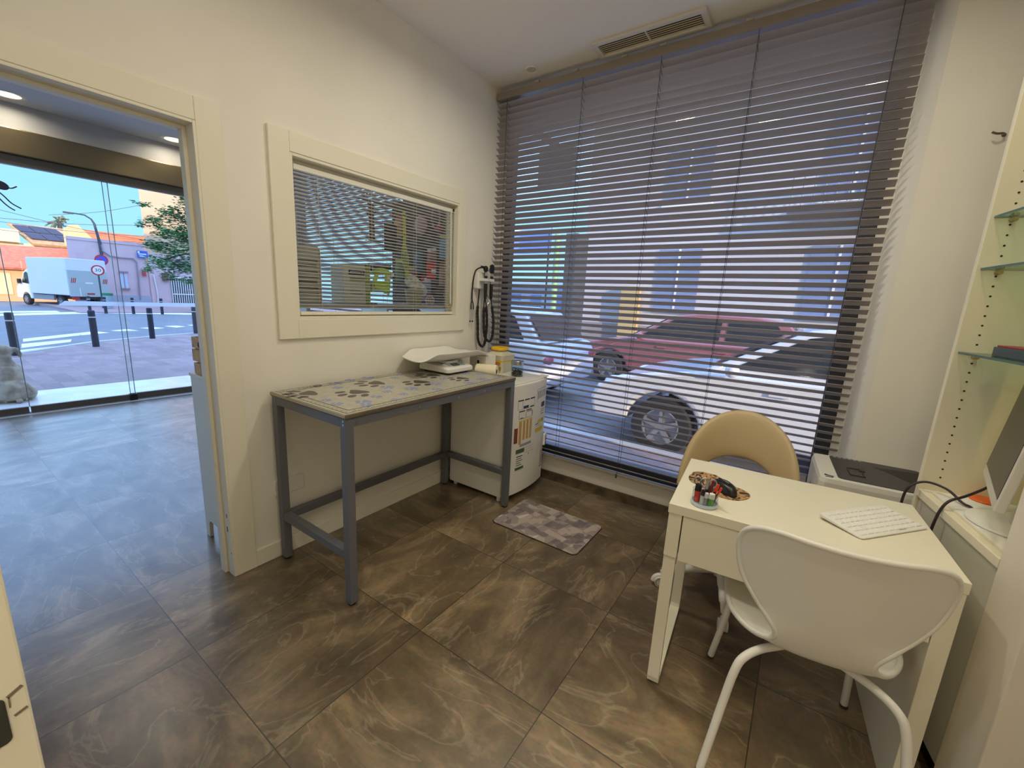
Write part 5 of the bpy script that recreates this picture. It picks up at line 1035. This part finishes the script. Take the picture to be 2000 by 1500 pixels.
b = MB(); b.box(-.025, -.6, .75, .0, -.55, 1.3).box(-.025, .5, .75, .0, .55, 1.25).box(-.012, -.2, 1.5, .0, .2, 1.62); b.build('lift_bar', PWH, tk, False)

# signs and bin
SRD = mat('sign_red', (190, 40, 56), .5); SWH = mat('sign_white', (232, 232, 236), .5); SBL = mat('sign_blue', (60, 80, 200), .5); POST = mat('post_grey', (74, 82, 88), .5, .4)
def tocam(p): d = Vector((CP.x - p.x, CP.y - p.y, 0)); return d.normalized()
p = at(191, 528, 0, -32.5); nn = tocam(p); s3 = thing('speed_sign', 'round speed limit sign on a grey post before the truck', 'sign', (p.x, p.y, gz(p.x)))
F = face_frame(p, nn); b = MB(F); b.prism(ell(0, 0, .30, .30, 0, 36), 0, .02); b.build('red_ring', SRD, s3); b = MB(F); b.prism(ell(0, 0, .225, .225, 0, 36), .019, .024); b.build('sign_face', SWH, s3)
text('sign_number', '30', .26, INK, s3, F @ Matrix.Translation((0, .0, .025)), .002, sx=1.15)
MB().cyl((p.x - nn.x * .03, p.y - nn.y * .03, gz(p.x)), (p.x - nn.x * .03, p.y - nn.y * .03, p.z + .25), .04, n=12).build('post', POST, s3)
bn = thing('litter_bin', 'grey litter bin with a green rim strapped to the speed sign post', 'bin', (p.x + .1, p.y + .2, gz(p.x) + .3))
q_ = Vector((p.x + .32, p.y + .22, gz(p.x) + .15)); lat(MB(), q_, [(0, 0), (.18, 0), (.24, .75), (.2, .75)], 20).build('basket', mat('bin_grey', (150, 172, 180), .6), bn); lat(MB(), q_, [(.245, .72), (.25, .86), (.2, .86), (.2, .76)], 20).build('rim', mat('bin_green', (40, 130, 84), .6), bn)
p = at(198, 508, 0, -38.5); nn = tocam(p); s4 = thing('parking_sign', 'round blue no stopping sign with a red ring behind the truck', 'sign', (p.x, p.y, gz(p.x)))
F = face_frame(p, nn); b = MB(F); b.prism(ell(0, 0, .36, .36, 0, 32), 0, .02); b.build('red_ring', SRD, s4); b = MB(F); b.prism(ell(0, 0, .27, .27, 0, 32), .019, .024); b.build('blue_face', SBL, s4)
b = MB(F); b.bar((-.2, .2, .026), (.2, -.2, .026), .07, .004); b.build('red_bar', SRD, s4); MB().cyl((p.x - .05, p.y, gz(p.x)), (p.x - .05, p.y, p.z + .2), .04, n=12).build('post', POST, s4)

# buildings across the main street
def bld(name, lb, x0, x1, y0, y1, z0, z1, m_, cat='building'):
    t = thing(name, lb, cat, ((x0 + x1) / 2, (y0 + y1) / 2, z0)); MB().box(x0, y0, z0, x1, y1, z1).build('wall', m_, t); return t
PINK = mat('pink_render', (214, 184, 186), .85, noise=.03, nscale=.8)
pk = thing('pink_house', 'low pink rendered house behind the truck', 'building', (-43, 9.5, -1.5)); MB().prism([(-40, 7.4), (-40, 11.74), (-46, 11.74), (-46, 8.7)], -1.5, 4.05).build('wall', PINK, pk)
MB().prism([(-39.95, 7.4), (-39.95, 11.74), (-40.3, 11.74), (-40.3, 7.5)], 4.05, 4.25).build('parapet', PINK, pk); b = MB(); b.box(-40, 7.4, -1, -39.9, 11.74, .35); b.build('plinth', mat('plinth_blue_grey', (170, 168, 180), .8), pk)
wn_ = MB().box(-40.0, 10.02, .88, -39.93, 10.42, 2.0).build('window', mat('window_pale', (196, 206, 222), .3), pk)
b = MB(); b.box(-39.94, 9.95, 2.0, -39.85, 10.5, 2.1).box(-39.94, 9.95, .78, -39.85, 10.5, .88).box(-39.93, 10.2, .88, -39.9, 10.24, 2.0); b.build('window_trim', mat('trim_mauve', (160, 130, 134), .8), wn_)
b = MB(); P_ = [at(u, v, 0, -39.9) for u, v in ((197, 478), (200, 490), (215, 500), (235, 503), (260, 505), (267, 512), (270, 540), (274, 585))]; b.tube(P_, .05, 6); b.build('wall_cable', mat('cable_grey', (150, 140, 150), .7), pk)
tb = thing('apartment_building', 'tall pale building with a white gate behind the street tree', 'building', (-43, 18, -1.5)); MB().prism([(-40, 11.76), (-40, 24), (-47.4, 24), (-47.4, 14.1)], -1.5, 12).build('wall', mat('apricot_render', (222, 184, 150), .85, noise=.03, nscale=.6), tb)
MB().box(-40, 11.77, -1.0, -39.92, 24, 3.6).build('lower_wall', PINK, tb)
gy0, gy1 = 13.1, 15.6
gt = MB().box(-39.93, gy0, -.7, -39.88, gy1, 1.85).build('gate_recess', mat('recess_dark', (70, 72, 90), .8), tb)
b = MB()
for k in range(17): y = gy0 + .02 + k * (gy1 - gy0 - .04) / 16; b.cyl((-39.8, y, -.7), (-39.8, y, 1.85), .035, n=8)
b.box(-39.84, gy0, 1.8, -39.76, gy1, 1.9).box(-39.84, gy0, .5, -39.76, gy1, .58); b.build('gate_bars', PWH, gt)
b = MB(); P_ = [at(u, v, 0, -39.85) for u, v in ((300, 537), (304, 555), (308, 575), (309, 600))]; b.tube(P_, .05, 6); b.build('drain_pipe', PWH, tb)
p = at(278, 497, 0, -39.85); b = MB(face_frame(p, (1, 0, 0))); b.box(-.32, -.26, 0, .32, .26, .03); sgn = tag(b.build('street_plate', mat('plate_blue', (70, 100, 190), .5)), 'small blue street name plate on the pink wall', 'sign')
b = MB(face_frame(p + Vector((.031, 0, 0)), (1, 0, 0))); b.box(-.24, -.02, 0, .24, .06, .004).box(-.2, -.16, 0, .2, -.09, .004).box(-.28, .08, 0, -.16, .22, .004); b.build('plate_lettering', SWH, sgn)
p = at(322, 541, 0, -39.85); b = MB(face_frame(p, (1, 0, 0))); b.box(-.2, -.3, 0, .2, .3, .15); tag(b.build('meter_box', mat('meter_brown', (120, 60, 60), .6)), 'small brown meter box on the wall beside the white gate', 'box')
p = at(281, 534, 0, -39.9); b = MB(face_frame(p, (1, 0, 0))); b.box(-.12, -.2, 0, .12, .2, .08); tag(b.build('alarm_box', mat('alarm_red', (180, 70, 76), .6)), 'tiny red box on the pink wall under the blue plate', 'box')
oh = bld('orange_house', 'low orange house with a red tiled roof behind the truck', -54, -48, -1, 9.5, -1.5, 2.0, mat('orange_render', (232, 176, 128), .85))
RT = mat('red_roof_tile', (206, 116, 82), .8, noise=.12, nscale=3)
b = MB(); b.add([(-47.6, -1.2, 1.95), (-47.6, 9.6, 1.95), (-52.5, 9.6, 3.9), (-52.5, -1.2, 3.6)], [(0, 1, 2, 3)]); b.build('roof', RT, oh, solid=.15)
b = MB(); b.box(-48.05, 4.4, .0, -47.95, 5.4, 1.6); b.build('door', mat('door_cream', (240, 206, 160), .8), oh)
ch_ = bld('cream_house', 'cream house with solar panels on its brown roof far behind the truck', -66, -58, 3, 14.5, -1.5, 4.4, mat('cream_render', (238, 220, 182), .85))
RF = mat('brown_roof_tile', (196, 152, 106), .85, noise=.12, nscale=3)
def roofp(a, c, h=0): return (-57.6 - c * 4.4, 8.2 - .9 * c + a * (6.6 - c * .6), 4.35 + c * 1.95 + h)
b = MB(); b.add([roofp(0, 0), roofp(1, 0), roofp(1, 1), roofp(0, 1)], [(0, 1, 2, 3)]); b.build('roof', RF, ch_, solid=.2)
PAN = mat('solar_panel', (58, 56, 74), .65)
for a0, a1, c0, c1 in ((.04, .2, .18, .5), (.21, .37, .18, .5), (.38, .54, .18, .5), (.02, .18, .53, .85), (.19, .35, .53, .85), (.36, .5, .53, .85), (.68, .84, .2, .75)):
    b = MB(); b.add([roofp(a0, c0, .2), roofp(a1, c0, .2), roofp(a1, c1, .2), roofp(a0, c1, .2)], [(0, 1, 2, 3)]); b.build('solar_panel', PAN, ch_, solid=.06)
MB().box(-60, 2.6, 4.4, -57.4, 7.4, 5.5).build('upper_wall', mat('cream_render', (238, 220, 182)), ch_); MB().box(-57.35, 3.6, 3.4, -57.25, 6.9, 3.9).build('balcony_rail', mat('ochre_rail', (226, 180, 96), .8), ch_)
oc_ = bld('orange_block', 'orange block with a cream gable rising behind the pink house', -53, -47.5, 9.8, 14, -1.5, 5.4, mat('salmon_render', (226, 142, 110), .85))
MB().prism([(8.6, 4.0), (8.6, 5.2), (9.0, 5.6), (9.5, 5.7), (10.6, 4.3)], -47.45, -47.2, lambda a, c, h: (h, a, c)).build('gable', mat('gable_cream', (240, 206, 150), .85), oc_)
GRN1 = mat('leaf_green', (92, 150, 92), .6, noise=.25, nscale=1.2); BARK = mat('bark', (92, 76, 62), .9)
def leaves(name, clumps, n, size, m_, par, seed=1, droop=.3):
    rr = random.Random(seed); b = MB(); tot = sum(c[3] ** 2 for c in clumps)
    for cx, cy, cz, r_, fl in clumps:
        for _ in range(int(n * r_ * r_ / tot)):
            v = Vector((rr.gauss(0, 1), rr.gauss(0, 1), rr.gauss(0, 1))).normalized() * r_ * rr.random() ** .45; v.z *= fl
            a = rr.random() * 6.28; L_ = size * rr.uniform(.6, 1.3); d = Vector((math.cos(a), math.sin(a), rr.uniform(-droop, .2))).normalized(); s_ = d.cross(Vector((rr.uniform(-.5, .5), rr.uniform(-.5, .5), 1))).normalized() * L_ * .22
            p = Vector((cx, cy, cz)) + v
            b.add([p, p + d * L_ * .5 + s_, p + d * L_, p + d * L_ * .5 - s_], [(0, 1, 2, 3)])
    return b.build(name, m_, par)
X = -30; tp = lambda u, v, x=X: at(u, v, 0, x)
tr = thing('street_tree', 'green broadleaf tree half hidden by the door casing', 'tree', (X, tp(400, 560).y, gz(X)))
cl = []
for u, v, r_, x in ((300, 432, .55, X), (340, 420, .85, X - 1), (372, 400, .8, X), (320, 455, .6, X + .5), (350, 455, .9, X - .5), (300, 478, .55, X), (335, 490, .85, X), (372, 470, 1.0, X - 1), (310, 512, .65, X + .4), (345, 520, .8, X), (375, 520, .9, X), (290, 528, .35, X), (335, 540, .5, X), (372, 548, .5, X), (283, 400, .25, X), (410, 440, 1.5, X - 1), (420, 500, 1.5, X), (275, 440, .22, X), (270, 396, .18, X)):
    q = tp(u, v, x); cl.append((q.x, q.y, q.z, r_ * 1.08, .6))
leaves('foliage', cl, 10000, .27, GRN1, tr, 4)
b = MB(); base = tp(415, 600); base.z = gz(X); top = tp(410, 480)
b.tube([base, base.lerp(top, .5), top], [.2, .16, .1], 10)
for u, v in ((300, 440), (345, 420), (310, 510), (350, 490), (375, 450)): q = tp(u, v); b.tube(spline([tuple(top.lerp(base, .3)), tuple(top.lerp(q, .4) + Vector((0, 0, -.15))), tuple(q)], 5), .045, 6)
b.build('trunk', BARK, tr)
pl = thing('palm_tree', 'far palm crown above the brown solar roof', 'tree', (-68, at(117, 445, 0, -68).y, 0)); pc = at(116, 438, 0, -68); b = MB(); rr = random.Random(2)
for k in range(34):
    a = rr.random() * 6.28; e_ = rr.uniform(-.5, 1.2); d = Vector((math.cos(a) * math.cos(e_), math.sin(a) * math.cos(e_), math.sin(e_))); L_ = rr.uniform(.9, 1.5); b.tube(spline([pc, pc + d * L_ * .6, pc + d * L_ + Vector((0, 0, -.35))], 4), [.05] * 4 + [.09] * 4 + [.02], 4)
b.build('fronds', mat('palm_green', (120, 122, 92), .8), pl); MB().tube([(pc.x, pc.y, -1.5), (pc.x, pc.y, pc.z)], .2, 8).build('trunk', BARK, pl)
lp = thing('street_lamp', 'curved street lamp arm above the pink house', 'lamp', tuple(at(196, 478, 0, -39.95))); b = MB()
P_ = [at(u, v, 0, -39.95) for u, v in ((199, 500), (195, 475), (184, 437), (178, 428), (165, 420), (148, 417), (140, 416))]; b.tube(P_, [.09, .09, .07, .05, .05, .045, .045], 8); b.build('pole', POST, lp)
b = MB(); b.bar(at(143, 417, 0, -39.95), at(123, 414, 0, -39.95), .22, .10); b.build('lamp_head', POST, lp)
WR = mat('wire_grey', (96, 100, 124), .7)
for i, (p0, p1, lb) in enumerate((((-20, 405), (290, 470), 'overhead cable running highest past the street lamp'), ((-20, 424), (290, 440), 'overhead cable crossing behind the lamp arm'), ((-20, 430), (290, 462), 'overhead cable above the solar roof'), ((-20, 446), (290, 474), 'overhead cable lowest over the red roofs'), ((95, 420), (290, 398), 'thin cable climbing towards the tall pale building'))):
    a_ = at(*p0, 0, -41 - i); c_ = at(*p1, 0, -39.98); mid = (a_ + c_) / 2 + Vector((0, 0, -.18)); tag(MB().tube(spline([a_, mid, c_], 8), .018, 5).build('overhead_cable', WR), lb, 'cable')

# ================================================================== THE SIDE STREET
def car(label, loc, rz, paint, L_=4.25):
    t = thing('parked_car', label, 'car', loc, rz)
    def arc(cx, r_, a0, a1, n=9): return [(cx + r_ * math.cos(R(a0 + (a1 - a0) * k / n)), .31 + r_ * math.sin(R(a0 + (a1 - a0) * k / n))) for k in range(n + 1)]
    low = [(.06, .32), (.0, .5), (.03, .78), (.10, .93), (.5, .965), (3.05, .95), (3.5, .885), (3.95, .78), (4.17, .66), (4.25, .5), (4.2, .30)] + arc(3.42, .37, 0, 180)[0:] + arc(.82, .37, 0, 180)
    m2 = [(x * L_ / 4.25, z) for x, z in low]
    W_ = .86
    vs = MB(); vs.prism(m2, -W_, W_, lambda a, c, h: (a, h * (1 - .06 * max(0, (a / L_ - .75) * 4) ** 2 - .05 * max(0, (.2 - a / L_) * 5) ** 2), c)); bd = vs.build('body', paint, t, False, bevel=.05, seg=3)
    s = L_ / 4.25
    cabp = [(.18, .95, .76), (3.12, .94, .76), (2.28, 1.40, .58), (1.9, 1.455, .56), (1.0, 1.44, .56), (.55, 1.36, .58)]
    q = [(x * s, y_ * w, z) for y_ in (-1, 1) for x, z, w in cabp]; b = MB(); b.add(q, [(0, 1, 2, 3, 4, 5)[::-1], (6, 7, 8, 9, 10, 11), (0, 6, 11, 5), (5, 11, 10, 4), (4, 10, 9, 3), (3, 9, 8, 2), (2, 8, 7, 1), (1, 7, 6, 0)]); b.build('cabin', paint, t, False, bevel=.03)
    def wq(z): k = (z - .95) / .45; return .76 - k * .185
    for sd in (-1, 1):
        for poly in ([(.45, 1.0), (1.42, 1.0), (1.42, 1.37), (1.0, 1.37), (.70, 1.31)], [(1.52, 1.0), (2.85, 1.0), (2.28, 1.33), (2.0, 1.38), (1.52, 1.38)]):
            b = MB(); n_ = len(poly); b.add([(x * s, sd * (wq(z) + .006), z) for x, z in poly], [tuple(range(n_)) if sd > 0 else tuple(range(n_))[::-1]]); b.build('side_window', CARG, t, False, solid=.008)
    b = MB(); b.add([(3.02 * s, -.68, .985), (3.02 * s, .68, .985), (2.33 * s, .52, 1.365), (2.33 * s, -.52, 1.365)], [(0, 1, 2, 3)]); b.M = Matrix.Translation((.02, 0, .012)); b.v = [Matrix.Translation((.025, 0, .014)) @ p for p in b.v]; b.build('windscreen', CARG, t, False, solid=.008)
    b = MB(); b.add([(.215 * s, -.66, 1.0), (.215 * s, .66, 1.0), (.51 * s, .54, 1.32), (.51 * s, -.54, 1.32)], [(3, 2, 1, 0)]); b.v = [Matrix.Translation((-.02, 0, .012)) @ p for p in b.v]; b.build('rear_window', CARG, t, False, solid=.008)
    for x in (.82, 3.42):
        for sd in (-1, 1): wheel(t, x * s, sd * .755, .31, .31, .20, sd)
    for sd in (-1, 1):
        b = MB(); b.ball((.05, sd * .70, .74), .1, 14, 8, (.5, 1.35, .75)); b.build('tail_light', mat('lamp_red', (186, 84, 110), .15), t, False)
        b = MB(); b.ball((4.03 * s, sd * .60, .68), .1, 14, 8, (1.25, 1.3, .7)); b.build('head_light', mat('lamp_clear', (214, 222, 232), .1), t, False)
        b = MB(); b.ball((2.82 * s, sd * .93, 1.0), .09, 14, 8, (.7, 1.0, .75)); b.build('mirror', paint, t, False)
        for x in (1.35, 2.35): MB().box(x * s, sd * .865 - .012, .80, x * s + .16, sd * .865 + .012, .83).build('door_handle', paint, t, False, bevel=.004)
    b = MB(); b.box(-.012, -.24, .62, .02, .24, .72); b.build('number_plate', PWH, t, False)
    b = MB(); b.box(4.18 * s, -.35, .38, 4.262 * s, .35, .50); b.build('front_grille', BLK, t, False)
    return t
CW = mat('car_white', (214, 222, 236), .25, coat=.6); CRD = mat('car_red', (150, 92, 100), .25, coat=.6); CGW = mat('car_pearl', (222, 226, 234), .25, coat=.6)
car('white car with its front wheel beside the sidewalk outside the big window', (4.45, 5.36, -.15), math.pi, CW)
car('red car parked on the far side of the side street', (2.45, 8.9, -.15), math.pi, CRD)
car('white car seen from its tail lights at the corner of the side street', (-.68, 5.9, -.15), math.pi, CGW)
ab = thing('apartment_building', 'pale rendered building across the side street', 'building', (8, 17, -.15))
PALE = mat('pale_render', (196, 194, 200), .85, noise=.02, nscale=.5)
MB().box(-4.9, 15, -.15, 24, 20, 11).build('wall', PALE, ab); MB().box(-4.9, 14.93, -.15, 24, 15, .7).build('plinth', mat('plinth_grey', (150, 146, 150), .85), ab)
WB = mat('window_blue', (120, 138, 176), .2)
for x0, z0, w_, h_ in ((-2.2, 1.3, 1.3, 1.9), (1.9, 1.3, 1.3, 1.9), (4.6, .2, 1.1, 2.6), (8.4, 1.3, 1.4, 1.9), (-2.2, 4.6, 1.3, 1.6), (1.9, 4.4, 1.3, 2.0), (5.2, 4.4, 1.3, 2.0), (-2.2, 7.6, 1.3, 1.6), (1.9, 7.4, 1.3, 2.0)):
    w_o = MB().box(x0, 14.93, z0, x0 + w_, 15.02, z0 + h_).build('window', WB, ab); b = MB(); b.box(x0 - .1, 14.88, z0 - .1, x0 + w_ + .1, 15.0, z0).box(x0 + w_ / 2 - .03, 14.90, z0, x0 + w_ / 2 + .03, 14.94, z0 + h_); b.build('window_frame', PWH, w_o)
b = MB(); b.box(1.2, 14.2, 4.0, 6.9, 15, 4.15)
for k in range(24): b.cyl((1.25 + k * .24, 14.25, 4.15), (1.25 + k * .24, 14.25, 5.0), .015, n=6)
b.box(1.2, 14.22, 5.0, 6.9, 14.28, 5.05); b.build('balcony', mat('balcony_grey', (150, 150, 156), .7), ab)
MB().box(-3.25, 14.6, -.15, -2.65, 14.95, 2.0).build('gate_pillar', mat('pillar_ochre', (196, 170, 120), .85), ab)
fb = bld('far_house', 'distant grey house where the side street opens out', -22, -14, 31, 38, -.3, 2.6, mat('far_render', (170, 176, 190), .85))
for k in range(4): MB().box(-21 + k * 2.0, 30.95, .6, -20 + k * 2.0, 31.0, 1.8).build('window', WB, fb)
MB().box(-22.2, 30.6, 2.6, -13.8, 38, 2.75).build('roof_slab', mat('far_slab', (220, 220, 216), .8), fb)
sg = thing('shop_banner', 'white lettered banner above the pavement by the green pole', 'sign', (-9.2, 17, 3))
q0, q1 = at(985, 462, 1, 17), at(1076, 478, 1, 17); MB().box(q0.x, 16.97, q1.z - .35, q1.x, 17.03, q0.z + .35).build('banner_cloth', mat('banner_blue', (150, 168, 226), .7), sg); MB().box(q0.x, 16.95, q0.z + .1, q1.x, 16.975, q0.z + .3).build('banner_edge', SWH, sg)
for x in (q0.x + .1, q1.x - .1): MB().cyl((x, 17, -.15), (x, 17, q0.z), .04, n=8).build('banner_post', POST, sg)
gp = thing('green_pole', 'pale green lamp pole seen through the blind by the corner', 'pole', (at(1083, 560, 1, 13).x, 13, -.15))
px_ = at(1083, 560, 1, 13).x; MB().cyl((px_, 13, -.15), (px_, 13, at(1083, 458, 1, 13).z), .10, n=14).build('pole', mat('pole_green', (150, 196, 150), .5), gp); MB().cyl((px_, 13, -.15), (px_, 13, .3), .16, n=14).build('pole_base', mat('pole_green', (150, 196, 150)), gp)
cb = thing('container', 'dark street container by the green pole', 'container', (px_ + .6, 13.6, -.15)); MB().box(px_ + .15, 13.3, -.15, px_ + .55, 14.2, 3.6).build('cabinet_body', mat('container_grey', (74, 84, 96), .6), cb)
rc = random.Random(9)
for k, c in enumerate(((60, 62, 70), (196, 200, 206), (92, 100, 96), (150, 140, 120), (44, 46, 56))):
    car(('distant dark car', 'distant silver car', 'distant green grey car', 'distant beige car', 'distant black car')[k] + ' far down the side street', (-11.5 - k * 2.3, 19.5 + k * .9, -.15), R(92), mat('far_car_%d' % c[0], c, .3))
hs = thing('projecting_sign', 'grey sign panel hung outside above the corner of the window', 'sign', tuple(at(1089, 330, 1, 3.7)))
q0, q1 = at(1058, 300, 1, 3.7), at(1120, 360, 1, 3.7); MB().box(q0.x, 3.66, q1.z, q1.x, 3.74, q0.z + .01).build('panel', mat('sign_panel_grey', (128, 130, 138), .6), hs)
MB().box((q0.x + q1.x) / 2 - .02, 3.0, q0.z + .01, (q0.x + q1.x) / 2 + .02, 3.74, q0.z + .05).build('arm', POST, hs)
